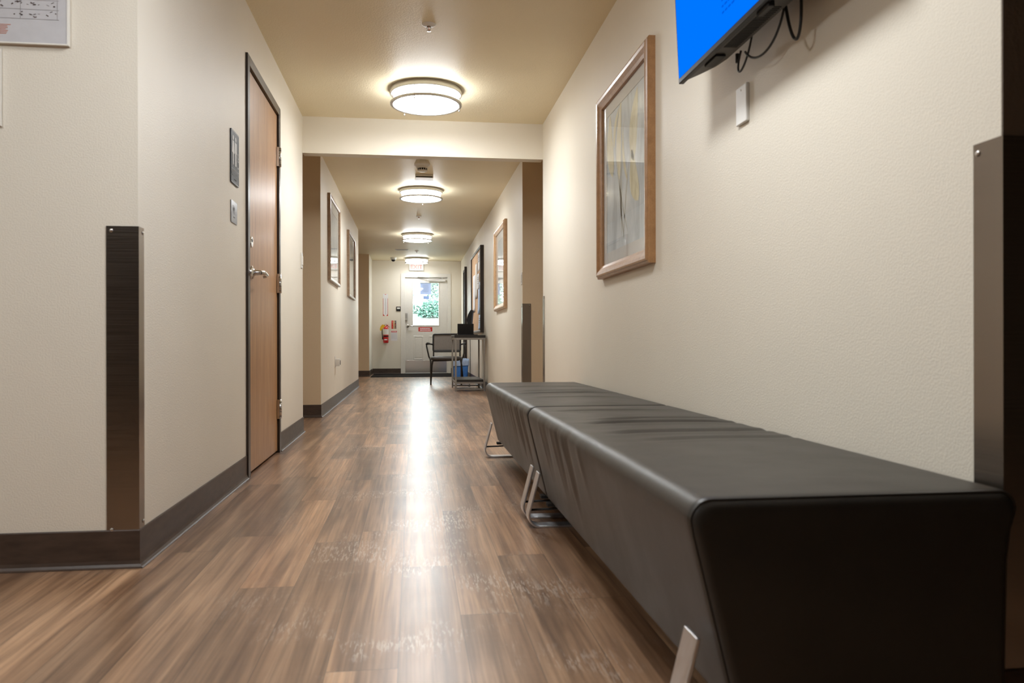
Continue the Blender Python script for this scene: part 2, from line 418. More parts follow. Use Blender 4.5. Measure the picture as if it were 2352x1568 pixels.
# crossing passage
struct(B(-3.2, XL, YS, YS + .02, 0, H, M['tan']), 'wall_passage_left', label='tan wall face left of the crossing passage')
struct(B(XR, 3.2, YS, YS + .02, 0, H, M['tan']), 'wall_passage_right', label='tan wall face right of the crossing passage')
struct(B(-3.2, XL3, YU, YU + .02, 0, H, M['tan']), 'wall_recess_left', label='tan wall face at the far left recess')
w = MB(); w.box(-3.2, XL, YS + .02, YS + T, 0, H, M['wall']); w.box(XL - T, XL, YS + T, YT, 0, H, M['wall'])
struct(w, 'wall_left_middle', label='middle left corridor wall with two pictures')
w = MB(); w.box(XR, 3.2, YS + .02, YS + T, 0, H, M['wall']); w.box(XR, XR + T, YS + T, 15.07, 0, H, M['wall']); w.box(XR, XR + T, 15.95, YE, 0, H, M['wall']); w.box(XR, XR + T, 15.07, 15.95, 2.12, H, M['wall'])
struct(w, 'wall_right_far', label='far right corridor wall with picture and notice board')
w = MB(); w.box(-3.2, -3.08, YF + T, YS, 0, H, M['wall']); w.box(3.08, 3.2, YR + T, YS, 0, H, M['wall'])
w.box(-3.08, XL - T, YH - T, YH, 0, H, M['wall']); w.box(XR + T, 3.08, YH - T, YH, 0, H, M['wall'])
struct(w, 'wall_passage_sides', label='side walls of the crossing passage')
# left recess further on
w = MB(); w.box(-3.2, XL3, YU + .02, YU + T, 0, H, M['wall']); w.box(XL3 - T, XL3, YU + T, YE, 0, H, M['wall'])
struct(w, 'wall_left_far', label='far left wall corner before the exit')
w = MB(); w.box(-3.2, -3.08, YT - .2, YU, 0, H, M['wall']); w.box(-3.08, XL - T, YT - T, YT, 0, H, M['wall'])
struct(w, 'wall_recess_side', label='side walls of the far left recess')
# end wall with the exit door opening
w = MB()
EX0, EX1, EZ = -.235, .785, 2.13
w.box(XL3 - T, EX0, YE, YE + .14, 0, H, M['wall']); w.box(EX1, XR + T, YE, YE + .14, 0, H, M['wall']); w.box(EX0, EX1, YE, YE + .14, EZ, H, M['wall'])
struct(w, 'wall_end', label='end wall with the exit door')
# lobby behind the viewer
w = MB(); w.box(-3.6, -3.48, -3.6, YF, 0, H, M['wall']); w.box(3.48, 3.6, -3.6, YR, 0, H, M['darkbrown']); w.box(-3.48, 3.48, -3.6, -3.48, 0, H, M['darkbrown'])
struct(w, 'wall_lobby', label='lobby walls behind the viewer')

# baseboards: cove profile swept along straight runs
def base_run(mb, p0, p1, nrm, h=.117, ext0=0., ext1=0.):
    p0, p1, n = Vector((*p0, 0)), Vector((*p1, 0)), Vector((*nrm, 0))
    d = (p1 - p0).normalized(); p0 = p0 - d * ext0; p1 = p1 + d * ext1
    prof = [(0, h), (.004, h), (.0055, h - .003), (.0055, .022), (.008, .012), (.013, .005), (.018, .002), (.018, 0), (0, 0)]
    P = [p + n * o + Vector((0, 0, z)) for p in (p0, p1) for o, z in prof]; k = len(prof)
    # mitre at outward corners
    for e, (ext, s0) in enumerate(((ext0, -1), (ext1, 1))):
        if ext:
            for i, (o, z) in enumerate(prof): P[e * k + i] += d * s0 * (o - ext)
    mb.add(P, [(i, (i + 1) % k, k + (i + 1) % k, k + i) for i in range(k)] + [list(range(k)), list(range(2 * k - 1, k - 1, -1))], M['base'])
m_ = MB(); base_run(m_, (-3.4, YF), (XL, YF), (0, -1), ext1=1e-6); struct(m_, 'baseboard_left_front', label='dark brown baseboard under the boards at the left edge')
m_ = MB(); base_run(m_, (XL, YF), (XL, DY0 - .02), (1, 0), ext0=1e-6); base_run(m_, (XL, DY1 + .02), (XL, YH), (1, 0), ext1=1e-6); base_run(m_, (XL, YH), (-1.6, YH), (0, 1), ext0=1e-6)
struct(m_, 'baseboard_left_near', label='dark brown baseboard along the near left wall')
m_ = MB(); base_run(m_, (-2.6, YS), (XL, YS), (0, -1), ext1=1e-6); base_run(m_, (XL, YS), (XL, YT), (1, 0), ext0=1e-6)
struct(m_, 'baseboard_left_middle', label='dark brown baseboard below the two left pictures')
m_ = MB(); base_run(m_, (-2.6, YU), (XL3, YU), (0, -1), ext1=1e-6); base_run(m_, (XL3, YU), (XL3, YE), (1, 0), ext0=1e-6)
struct(m_, 'baseboard_left_far', label='dark brown baseboard at the far left corner')
m_ = MB(); base_run(m_, (XL3 + .01, YE), (-.262, YE), (0, -1)); base_run(m_, (.81, YE), (XR, YE), (0, -1)); struct(m_, 'baseboard_end', label='dark brown baseboard under the fire extinguisher')
m_ = MB(); base_run(m_, (XR, YR), (XR, YH), (-1, 0), ext1=1e-6, ext0=1e-6); base_run(m_, (XR, YR), (3.4, YR), (0, -1), ext0=1e-6); struct(m_, 'baseboard_right_near', label='dark brown baseboard behind the bench')
m_ = MB(); base_run(m_, (XR, YS), (XR, 15.03), (-1, 0), ext0=1e-6); base_run(m_, (XR, 15.99), (XR, YE), (-1, 0)); base_run(m_, (XR, YS), (2.8, YS), (0, -1), ext0=1e-6); struct(m_, 'baseboard_right_far', label='dark brown baseboard along the far right wall')

# ------------------------------------------------------------------ wooden restroom door (left)
dr = thing('door_1', 'tall light brown wooden door in a dark bronze frame on the left wall', 'door', (XL, 4.58, 0)); dr['kind'] = 'structure'
fm = MB()
def jamb(mb, y0, y1, z0, z1):
    mb.box(XL - .125, XL + .010, y0, y1, z0, z1, M['darkframe'])
fm.box(XL - .12, XL + .012, DY0 - .015, DY0 + .035, 0, 2.175, M['darkframe'])
fm.box(XL - .12, XL + .012, DY1 - .035, DY1 + .015, 0, 2.175, M['darkframe'])
fm.box(XL - .12, XL + .012, DY0 + .035, DY1 - .035, DZ - .01, 2.175, M['frame_face'])
fm.box(XL - .07, XL - .045, DY0 + .035, DY0 + .05, 0, DZ - .01, M['darkframe'])
fm.box(XL - .07, XL - .045, DY1 - .05, DY1 - .035, 0, DZ - .01, M['darkframe'])
fm.box(XL - .07, XL - .045, DY0 + .05, DY1 - .05, DZ - .025, DZ - .01, M['darkframe'])
fm.build('door_frame', dr, bevel=.002)
sl = MB().box(XL - .045, XL - .002, DY0 + .040, DY1 - .041, .014, DZ - .017, M['door']).build('door_panel', dr, bevel=.002)
hd = MB(); f = on_left(DY0 + .115, 1.062, XL - .002)
hd.lathe([(.034, 0), (.036, .004), (.034, .010), (.022, .016), (.015, .024), (.013, .055)], M['chrome'], fr=Fr(f.o, f.u, f.v, f.n), seg=32)
hd.tube([f(0, 0, .05), f(.012, 0, .062), f(.04, 0, .064), f(.118, -.004, .060)], [.012, .0125, .0115, .010], M['chrome'], seg=16)
hd.tube([f(.118, -.004, .060), f(.122, -.010, .052), f(.12, -.014, .04)], [.010, .009, .007], M['chrome'], seg=12)
hd.build('door_handle', dr, auto=True)
hd = MB(); f = on_left(DY0 + .105, 1.222, XL - .002)
hd.lathe([(.030, 0), (.031, .004), (.027, .010)], M['chrome'], fr=f, seg=32); hd.lathe([(.009, .010), (.009, .0115)], M['black'], fr=Fr(f(0, .008, 0), f.u, f.v, f.n), seg=16)
hd.build('deadbolt', dr, auto=True)
for z in (.275, 1.063, 1.857):
    hg = MB(); hg.tube([(XL + .016, DY1 - .033, z - .06), (XL + .016, DY1 - .033, z + .06)], .008, M['chrome'], seg=14)
    for k in range(4): hg.tube([(XL + .016, DY1 - .033, z - .06 + .03 * k + .012), (XL + .016, DY1 - .033, z - .06 + .03 * k + .015)], .0086, M['darkframe'], seg=14)
    hg.box(XL + .0, XL + .0145, DY1 - .062, DY1 - .034, z - .06, z + .06, M['chrome']); hg.box(XL + .012, XL + .0145, DY1 - .034, DY1 - .006, z - .06, z + .06, M['chrome'])
    hg.build('hinge', dr)

# ------------------------------------------------------------------ end exit door
ed = thing('door_2', 'white exit door with a tall glass light at the corridor end', 'door', (.285, YE, 0)); ed['kind'] = 'structure'
c = MB()
c.box(EX0 - .03, EX0 + .064, YE - .014, YE + .14, 0, 2.165, M['trimwhite']); c.box(EX1 - .046, EX1 + .03, YE - .014, YE + .14, 0, 2.165, M['trimwhite']); c.box(EX0 + .064, EX1 - .046, YE - .014, YE + .14, 2.084, 2.165, M['trimwhite'])
c.build('door_frame', ed, bevel=.002)
DX0, DX1 = -.175, .743; GX0, GX1, GZ0, GZ1 = -.004, .552, 1.05, 1.967
YD = YE + .02
pn = MB()
pn.box(DX0, GX0, YD, YD + .045, .0135, 2.086, M['trimwhite']); pn.box(GX1, DX1, YD, YD + .045, .0135, 2.086, M['trimwhite'])
pn.box(GX0, GX1, YD, YD + .045, GZ1, 2.086, M['trimwhite']); pn.box(GX0, GX1, YD, YD + .045, .0135, GZ0, M['trimwhite'])
for x0, x1 in ((.005, .215), (.335, .545)):
    pn.frame(x1 - x0, .52, [(0, 0), (.008, .006), (.018, .006), (.030, 0)], M['trimwhite'], on_end((x0 + x1) / 2, .56, YD - .0005))
    pn.cbox(-(x1 - x0) / 2 + .045, (x1 - x0) / 2 - .045, -.21, .21, -.001, .006, M['trimwhite'], fr=on_end((x0 + x1) / 2, .56, YD), e=.005)
pn.build('door_panel', ed)
MB().frame(GX1 - GX0 + .03, GZ1 - GZ0 + .03, [(0, 0), (.004, .010), (.012, .010), (.016, -.04), (.0, -.04)], M['trimwhite'], on_end((GX0 + GX1) / 2, (GZ0 + GZ1) / 2, YD - .0002)).build('glazing_bead', ed)
MB().box(GX0, GX1, YD + .018, YD + .024, GZ0, GZ1, M['doorglass']).build('glass_pane', ed)
MB().cbox(-.168, .720, .02, .288, 0, .003, M['kick'], fr=on_end(0, 0, YD), e=.001).build('kick_plate', ed)
MB().box(DX0 - .01, DX1 + .01, YE - .03, YE + .12, 0, .012, M['chrome']).build('threshold', ed)
lv = MB(); f = on_end(-.118, 1.035, YD)
lv.lathe([(.033, 0), (.033, .006), (.018, .014), (.012, .045)], M['chrome'], fr=f, seg=24)
lv.tube([f(0, 0, .045), f(.03, 0, .055), f(.11, -.006, .055)], .011, M['chrome'], seg=12); lv.build('door_handle', ed, auto=True)
kp = MB().cbox(-.030, .030, -.085, .085, 0, .035, M['nickel'], fr=on_end(-.148, 1.235, YD), e=.012)
for r_ in range(5):
    for q in range(2): kp.lathe([(.006, .035), (.005, .038)], M['black'], fr=on_end(-.148 - .012 + .024 * q, 1.235 + .05 - .02 * r_, YD), seg=12)
kp.build('keypad_lock', ed)
cl = MB(); cl.cbox(.33, .70, 1.995, 2.045, 0, .055, M['white'], fr=on_end(0, 0, YD), e=.008)
cl.build('closer_body', ed)
ca = MB(); ca.tube([(.62, YD - .05, 2.05), (.62, YD - .05, 2.075)], .012, M['white'], seg=12); ca.tube([(.62, YD - .05, 2.07), (.34, YD - .16, 2.075), (.10, YD - .03, 2.088)], .009, M['nickel'], seg=10)
ca.box(DX0, DX1, YE - .016, YE + .0, 2.080, 2.092, M['nickel']); ca.build('closer_arm', ed)
# far right dark door
d3 = thing('door_3', 'dark door in the far right wall past the notice board', 'door', (XR, 15.51, 0)); d3['kind'] = 'structure'
fm = MB(); fm.box(XR - .045, XR + .11, 15.03, 15.085, 0, 2.15, M['darkframe']); fm.box(XR - .012, XR + .11, 15.935, 15.99, 0, 2.15, M['darkframe']); fm.box(XR - .012, XR + .11, 15.085, 15.935, 2.105, 2.15, M['darkframe']); fm.build('door_frame', d3)
MB().box(XR + .02, XR + .06, 15.085, 15.935, .01, 2.105, M['blackmat']).build('door_panel', d3)
lv = MB(); f = on_right(15.18, 1.03, XR + .02); lv.lathe([(.03, 0), (.03, .006), (.012, .012), (.012, .04)], M['chrome'], fr=f, seg=20); lv.tube([f(0, 0, .04), f(-.1, 0, .045)], .009, M['chrome'], seg=10); lv.build('door_handle', d3)
# mat
mt = MB().cbox(-.83, .86, 15.30, YE - .035, 0, .010, M['mat'], e=.004).build('door_mat'); tag(mt, 'black entrance mat on the floor in front of the exit door', 'mat')

# ------------------------------------------------------------------ ceiling lamps
lamp = thing('ceiling_lamp', 'x', 'lamp', (0, 0, 0), 'flush ceiling lamps along the corridor')
b = MB(); b.lathe([(.245, 0), (.247, -.004), (.247, -.036), (.243, -.040), (.226, -.040), (.222, -.034)], M['nickel'], seg=72); b.build('base_ring', lamp, auto=True)
g = MB(); g.lathe([(.220, -.030), (.222, -.040), (.222, -.096), (.216, -.103)], M['bulb_side'], seg=48, cap=False); g.lathe([(.216, -.103), (.19, -.110), (.12, -.116), (.05, -.118), (.004, -.1185)], M['bulb'], seg=48, cap=False); g.build('diffuser', lamp)
r_ = MB(); r_.lathe([(.226, -.094), (.2455, -.094), (.247, -.097), (.247, -.106), (.244, -.109), (.228, -.109), (.2255, -.104), (.226, -.094)], M['nickel'], seg=72, cap=False); r_.build('lower_ring', lamp, auto=True)
for k in range(3):
    a = math.radians(250 + 120 * k)
    p = MB(); x, y = .236 * math.cos(a), .236 * math.sin(a); p.tube([(x, y, -.03), (x, y, -.122)], .0035, M['nickel'], seg=10); p.tube([(x, y, -.122), (x, y, -.130)], .0055, M['chrome'], seg=10); p.build('post', lamp)
lamps = [((.092, 5.40), 'round frosted ceiling lamp with nickel rings, the largest and nearest, before the header beam'),
         ((.094, 8.97), 'round frosted ceiling lamp just beyond the smoke detector'),
         ((.070, 12.68), 'round frosted ceiling lamp between the two small far sprinklers, third along the corridor'),
         ((.078, 16.30), 'round frosted ceiling lamp in front of the exit sign'),
         ((.09, 1.86), 'round frosted ceiling lamp above the viewer, outside the picture'),
         ((-1.7, .75), 'round frosted fill lamp added in the lobby left of the viewer, outside the picture')]  # last entry: unseen lobby lamp, added to brighten the left front wall
for i, ((x, y), lb) in enumerate(lamps):
    o = lamp if i == 0 else copy_tree(lamp)
    o.location = (x, y, H); o['label'] = lb
    if i == 3:
        dd = [q for q in o.children if q.name.startswith('diffuser')][0]; dd.data = dd.data.copy(); dd.data.materials[0] = M['bulb_soft_side']; dd.data.materials[1] = M['bulb_soft']
    if i: o.rotation_euler = (0, 0, math.radians([0, 75, 30, 50, 0, 0][i]))

# sprinklers
spk = thing('fire_sprinkler', 'x', 'sprinkler', (0, 0, 0), 'ceiling sprinklers')
b = MB(); b.lathe([(.038, 0), (.038, -.003), (.032, -.008), (.024, -.011)], M['white'], seg=40); b.build('escutcheon', spk, auto=True)
b = MB(); b.lathe([(.023, -.0105), (.020, -.006), (.010, -.008), (.009, -.016), (.006, -.018)], M['bronze'], seg=24)
for s_ in (-1, 1): b.tube([(s_ * .009, 0, -.012), (s_ * .011, 0, -.022), (s_ * .004, 0, -.032), (0, 0, -.034)], .0022, M['chrome'], seg=8)
b.tube([(0, 0, -.014), (0, 0, -.034)], .002, M['signred'], seg=8); b.build('sprinkler_head', spk)
b = MB(); b.lathe([(.004, -.033), (.013, -.036), (.013, -.0375), (.003, -.038)], M['chrome'], seg=24); b.build('deflector', spk)
for i, ((x, y), lb) in enumerate([((.089, 4.28), 'ceiling sprinkler nearest the viewer, above the first lamp in the picture'), ((.081, 10.84), 'small ceiling sprinkler between the second and third lamps'), ((.070, 15.0), 'small ceiling sprinkler just in front of the farthest lamp')]):
    o = spk if i == 0 else copy_tree(spk); o.location = (x, y, H); o['label'] = lb

# smoke detector, sensor box, vent, camera
t = thing('smoke_detector', 'beige smoke detector with a dark grille hanging from the ceiling past the header', 'smoke detector', (.090, 7.52, H))
o3 = (.090, 7.52, H)
MB().lathe([(.062, 0), (.064, -.004), (.082, -.036), (.082, -.041), (.060, -.056)], M['trimwhite'], o=o3, seg=8, smooth=False, ph=PI / 8).build('mounting_base', t)
MB().lathe([(.058, -.055), (.056, -.068), (.052, -.074)], M['trimwhite'], o=o3, seg=40).build('sensor_body', t, auto=True)
g = MB(); g.lathe([(.044, -.074), (.042, -.092)], M['black'], o=o3, seg=32)
for k in range(14):
    a = 2 * PI * k / 14; g.tube([(o3[0] + .049 * math.cos(a), o3[1] + .049 * math.sin(a), H - .073), (o3[0] + .045 * math.cos(a), o3[1] + .045 * math.sin(a), H - .094)], .0028, M['trimwhite'], seg=6)
g.build('grille', t)
MB().lathe([(.046, -.093), (.044, -.099), (.030, -.105), (.004, -.107)], M['trimwhite'], o=o3, seg=32).build('cap', t, auto=True)
t = thing('sensor_box', 'pale rectangular box with a dark slot on the ceiling before the second lamp', 'ceiling sensor', (.118, 8.18, H))
MB().cbox(.025, .211, 8.11, 8.26, H - .037, H, M['trimwhite'], e=.004).build('housing', t)
MB().box(.032, .204, 8.1085, 8.1115, H - .034, H - .024, M['black']).build('slot', t)
t = thing('air_vent', 'small white louvred air vent in the far ceiling', 'vent', (-.21, 14.83, H))
MB().frame(.25, .14, [(0, 0), (.003, .008), (.018, .008), (.022, 0)], M['white'], Fr((-.21, 14.83, H), (1, 0, 0), (0, -1, 0), (0, 0, -1))).build('vent_frame', t)
MB().box(-.315, -.105, 14.78, 14.88, H - .002, H - .0005, M['black']).build('vent_backing', t)
for k in range(7):
    x = -.205 + .0145 * k
    MB().box(x, x + .004, 14.785, 14.875, H - .009, H - .002, M['tablesteel']).build('slat', t)
for k in range(4):
    MB().box(-.308 + .026 * k, -.301 + .026 * k, 14.785, 14.875, H - .009, H - .002, M['white']).build('slat', t)
t = thing('dome_camera', 'small white dome security camera with a dark lens on the far ceiling', 'security camera', (-.405, 16.25, H)); o3 = (-.405, 16.25, H)
MB().lathe([(.062, 0), (.062, -.022), (.056, -.040), (.050, -.046)], M['white'], o=o3, seg=40).build('camera_base', t, auto=True)
MB().lathe([(.044, -.045), (.040, -.062), (.026, -.078), (.004, -.084)], M['black'], o=o3, seg=32).build('lens_dome', t)

# exit sign
t = thing('exit_sign', 'white exit sign with pale red letters behind the farthest lamp', 'sign', (.07, YE, 2.30))
MB().cbox(-.155, .155, -.075, .075, 0, .045, M['white'], fr=on_end(.073, 2.300, YE), e=.006).build('sign_box', t)
MB().text('EXIT', .125, M['exitred'], on_end(.073, 2.300, YE - .045), c=.0012, bold=.002).build('lettering', t)

# ------------------------------------------------------------------ corner guards
def guard(name_lb, pts, z0, z1, screws, mat=None):
    """pts: plan polyline of the L, given thickness outwards"""
    t = thing('corner_guard', name_lb, 'corner guard', (*pts[1], z0), 'steel corner guards')
    mb = MB(); mat = mat or M['steeldark']
    a, c_, b_ = [Vector((*p, 0)) for p in pts]
    u = (a - c_).normalized(); v = (b_ - c_).normalized(); th = .0022
    out = -(u + v)
    P2 = [a, c_ + Vector((0, 0, 0)), b_, b_ - u * th, c_ - (u + v) * th, a - v * th]
    P = [p + Vector((0, 0, z)) for z in (z0, z1) for p in P2]
    n = 6
    mb.add(P, [(i, (i + 1) % n, n + (i + 1) % n, n + i) for i in range(n)] + [(5, 4, 1, 0), (4, 3, 2, 1), (6, 7, 10, 11), (7, 8, 9, 10)], mat)
    mb.build('angle_plate', t)
    for p, nrm in screws:
        nv = Vector(nrm); f_ = Fr(p, nv.orthogonal(), nv.cross(nv.orthogonal()), nv)
        MB().lathe([(.0062, 0), (.0058, .0016), (.003, .003), (.0006, .0034)], M['chrome'], fr=f_, seg=16).build('screw', t)
    return t
e = .0006
guard('tall stainless corner guard on the left wall corner beside the baseboard', [(XL - .093, YF - e), (XL + e, YF - e), (XL + e, YF + .045)], .104, 1.056,
      [((XL - .078, YF - e - .0022, 1.042), (0, -1, 0)), ((XL - .078, YF - e - .0022, .118), (0, -1, 0)), ((XL + e + .0022, YF + .034, 1.040), (1, 0, 0)), ((XL + e + .0022, YF + .034, .135), (1, 0, 0))])
guard('stainless corner guard on the right wall corner behind the bench end', [(XR - e, YR + .07), (XR - e, YR - e), (XR + .09, YR - e)], .118, 1.06,
      [((XR - e - .0022, YR + .058, 1.042), (-1, 0, 0)), ((XR + .078, YR - e - .0022, 1.042), (0, -1, 0))])
guard('stainless corner guard on the wall corner past the header on the right', [(XR + .08, YS - e), (XR - e, YS - e), (XR - e, YS + .08)], .118, 1.057,
      [((XR + .066, YS - e - .0022, 1.04), (0, -1, 0)), ((XR - e - .0022, YS + .066, 1.03), (-1, 0, 0))])
guard('thin stainless corner guard seen edge-on where the near right wall ends', [(XR - e, YH - .08), (XR - e, YH + e), (XR + .08, YH + e)], .118, 1.057,
      [((XR - e - .0022, YH - .066, 1.045), (-1, 0, 0))])

# ------------------------------------------------------------------ signs by the wooden door
def person(mb, fr, cx, cy, s, woman, mat):
    def c(px, py, r, n=14): return [(cx + px * s + r * s * math.cos(2 * PI * k / n), cy + py * s + r * s * math.sin(2 * PI * k / n)) for k in range(n)]
    mb.poly(c(0, .44, .09), mat, fr, .0012)
    if woman: mb.poly([(cx + a * s, cy + b_ * s) for a, b_ in ((-.10, .33), (.10, .33), (.20, -.10), (.07, -.10), (.06, -.5), (-.06, -.5), (-.07, -.10), (-.20, -.10))], mat, fr, .0012)
    else: mb.poly([(cx + a * s, cy + b_ * s) for a, b_ in ((-.16, .33), (.16, .33), (.16, -.05), (.10, -.05), (.09, -.5), (-.09, -.5), (-.10, -.05), (-.16, -.05))], mat, fr, .0012)
def wheelchair(mb, fr, cx, cy, s, mat):
    n = 22
    for k in range(18):
        a0, a1 = math.radians(140 + 14 * k), math.radians(140 + 14 * (k + 1))
        mb.poly([(cx + r * s * math.cos(a), cy - .18 * s + r * s * math.sin(a)) for r, a in ((.22, a0), (.27, a0), (.27, a1), (.22, a1))], mat, fr, .0012)
    mb.poly([(cx + (-.03 + .07 * math.cos(2 * PI * k / 12)) * s, cy + (.36 + .07 * math.sin(2 * PI * k / 12)) * s) for k in range(12)], mat, fr, .0012)
    for pl in (((-.07, .28), (.01, .28), (.03, -.06), (-.05, -.06)), ((-.05, .02), (.22, .02), (.22, -.05), (-.05, -.05)), ((.16, -.02), (.23, -.02), (.33, -.33), (.25, -.33)), ((0, .17), (.16, .17), (.16, .12), (0, .12))):
        mb.poly([(cx + a * s, cy + b_ * s) for a, b_ in pl], mat, fr, .0012)
def rrect(w, h, r, n=5):
    return [(sx * (w / 2 - r) + r * math.cos(a0 + k * PI / 2 / n), sy * (h / 2 - r) + r * math.sin(a0 + k * PI / 2 / n)) for sx, sy, a0 in ((1, 1, 0), (-1, 1, PI / 2), (-1, -1, PI), (1, -1, 1.5 * PI)) for k in range(n + 1)]
t = thing('restroom_sign', 'tall charcoal restroom plaque with white man, woman and wheelchair symbols beside the wooden door', 'sign', (XL, 3.828, 1.571))
f = on_left(3.828, 1.571, XL + .006)
pq = MB().poly(rrect(.162, .252, .010), M['plaque'], f, 0, .006)
for s_ in (-1, 1): pq.box(-.076, .076, s_ * .121 - .001, s_ * .121 + .001, 0, .0008, M['plaqueink'], fr=f)
pq.build('plaque', t)
pg = MB(); person(pg, f, -.044, .030, .135, True, M['plaqueink']); person(pg, f, .008, .030, .135, False, M['plaqueink']); wheelchair(pg, f, .054, -.002, .085, M['plaqueink']); pg.build('pictogram', t)
MB().box(-.072, .072, -.0600, -.0585, 0, .001, M['plaqueink'], fr=f).build('rule_line', t)
MB().text('RESTROOM', .027, M['plaquedark'], Fr(f(0, -.079, 0), f.u, f.v, f.n), c=.0015, bold=.0006).build('lettering', t)
br = MB()
for k in range(9):
    for q in range(2): br.lathe([(.0011, 0), (.0008, .001)], M['plaquedark'], fr=Fr(f(-.022 + .0055 * k, -.102 - .004 * q, 0), f.u, f.v, f.n), seg=6)
br.build('braille', t)
t = thing('small_restroom_sign', 'small grey plaque with three dark symbols below the tall restroom sign', 'sign', (XL, 3.817, 1.312))
f = on_left(3.817, 1.312, XL + .004)
MB().poly(rrect(.122, .104, .006), simple('grey_plaque', (.16, .17, .19), .3), f, 0, .004).build('plaque', t)
pg = MB(); person(pg, f, -.022, .010, .042, True, M['plaquedark']); person(pg, f, .002, .010, .042, False, M['plaquedark']); wheelchair(pg, f, .026, .004, .034, M['plaquedark']); pg.box(-.014, .012, -.026, -.022, 0, .001, M['plaquedark'], fr=f); pg.build('pictogram', t)

def switch(lb, fr, w=.076, h=.118, dark=False):
    t = thing('light_switch', lb, 'light switch', tuple(fr.o), 'light switches')
    MB().cbox(-w / 2, w / 2, -h / 2, h / 2, 0, .006, M['white'], fr=fr, e=.003).build('switch_plate', t)
    MB().cbox(-.017, .017, -.034, .034, .005, .011, M['trimwhite'], fr=fr, e=.002).build('rocker', t)
switch('light switch plate at the end of the near left wall, right of the wooden door', on_left(6.075, 1.317, XL))
switch('light switch plate at the near edge of the far right wall, above the steel guard', on_right(7.36, 1.30, XR))
t = thing('wall_outlet', 'white wall outlet low on the left wall below the two pictures', 'outlet', (XL, 8.61, .478))
f = on_left(8.61, .478, XL)
MB().cbox(-.038, .038, -.06, .06, 0, .0068, M['white'], fr=f, e=.003).build('outlet_plate', t)
t = thing('plug_adapter', 'white plug-in adapter with a black face in the low left outlet', 'adapter', (XL, 8.66, .50))
f = on_left(8.64, .475, XL)
MB().cbox(-.045, .032, -.045, .035, .0060, .052, M['white'], fr=f, e=.005).build('adapter_body', t)
MB().cbox(.004, .026, -.030, .018, .051, .056, M['black'], fr=f, e=.002).build('adapter_face', t)

# ------------------------------------------------------------------ boards at the far left edge
t = thing('schedule_board', 'large pale schedule board with handwritten marks at the upper left edge', 'board', (-1.40, YF, 1.9))
f = on_end(-1.36, 1.905, YF - .012)
MB().cbox(-.315, .315, -.30, .30, -.012, 0, M['board'], fr=f, e=.003).build('board_panel', t)
MB().frame(.634, .604, [(0, -.0115), (0, .0015), (.004, .0015), (.0045, -.0115)], M['trimwhite'], f).build('board_edge', t)
mk = MB(); rnd = random.Random(3)
for row in range(17):
    zb = -.226 + .029 * row
    mk.box(-.29, .29, zb - .0005, zb + .0005, 0, .0008, M['line'], fr=f)
    for colx in range(12):
        x0 = -.28 + .048 * colx
        if rnd.random() < .3: continue
        for k in range(rnd.randint(3, 6)):
            xx = x0 + rnd.uniform(0, .034); zz = zb + rnd.uniform(.006, .024); ww, hh = rnd.uniform(.003, .010), rnd.uniform(.001, .004)
            an = rnd.uniform(-.6, .6); ca_, sa_ = math.cos(an), math.sin(an)
            mk.poly([(xx + p * ca_ - q * sa_, zz + p * sa_ + q * ca_) for p, q in ((-ww / 2, -hh / 2), (ww / 2, -hh / 2), (ww / 2, hh / 2), (-ww / 2, hh / 2))], M['mark'], f, .0011)
for xx in (-.29, -.1, .1, .18, .285): mk.box(xx, xx + .001, -.226, .29, 0, .0007, M['line'], fr=f)
for k in range(7): mk.box(-.20, .155 - .004 * k + rnd.uniform(-.01, .01), -.247 - .0045 * k, -.2452 - .0045 * k, 0, .0008, M['redmark'], fr=f)
mk.build('handwriting', t)
t = thing('notice_panel', 'pale panel edge under the schedule board at the left picture edge', 'board', (-1.37, YF, 1.47))
f = on_end(-1.388, 1.470, YF - .010)
MB().cbox(-.148, .148, -.115, .115, -.010, 0, M['board'], fr=f, e=.003).build('board_panel', t)
MB().frame(.300, .234, [(0, -.0095), (0, .0015), (.004, .0015), (.0045, -.0095)], M['trimwhite'], f).build('board_edge', t)

# ------------------------------------------------------------------ framed pictures
def picture(lb, fr, w, h, prof, wood_m, mat_m, art_m, fw, mw, petals, grp='framed pictures'):
    t = thing('framed_picture', lb, 'picture', tuple(fr.o), grp)
    MB().frame(w, h, prof, wood_m, fr).build('picture_frame', t)
    MB().box(-w / 2 + .012, w / 2 - .012, -h / 2 + .012, h / 2 - .012, .002, .006, M['black'], fr=fr).build('backing', t)
    iw, ih = w / 2 - fw + .004, h / 2 - fw + .004
    aw, ah = w / 2 - fw - mw, h / 2 - fw - mw
    mb = MB()
    for a0, a1, b0, b1 in ((-iw, iw, ah, ih), (-iw, iw, -ih, -ah), (-iw, -aw, -ah, ah), (aw, iw, -ah, ah)): mb.box(a0, a1, b0, b1, .0065, .0105, mat_m, fr=fr)
    mb.build('mat_board', t)
    ar = MB().box(-aw, aw, -ah, ah, .0065, .008, art_m, fr=fr)
    if petals: petals(ar, fr, aw, ah)
    ar.build('artwork', t)
    MB().box(-iw, iw, -ih, ih, .0125, .0145, M['glass'], fr=fr).build('glass', t)
    return t
def petal(mb, fr, bx, by, tx, ty, w, mat, c=.0086):
    n = 12; L = []; R_ = []
    dx, dy = tx - bx, ty - by; ln = math.hypot(dx, dy); px, py = -dy / ln, dx / ln
    for k in range(n + 1):
        s_ = k / n; ww = w * (math.sin(PI * s_ ** .8) ** .8 if 0 < s_ < 1 else 0)
        cx, cy = bx + dx * s_ + px * .03 * math.sin(PI * s_), by + dy * s_ + py * .03 * math.sin(PI * s_)
        L.append((cx + px * ww, cy + py * ww)); R_.append((cx - px * ww, cy - py * ww))
    mb.poly(L + R_[::-1][1:-1], mat, fr, c)
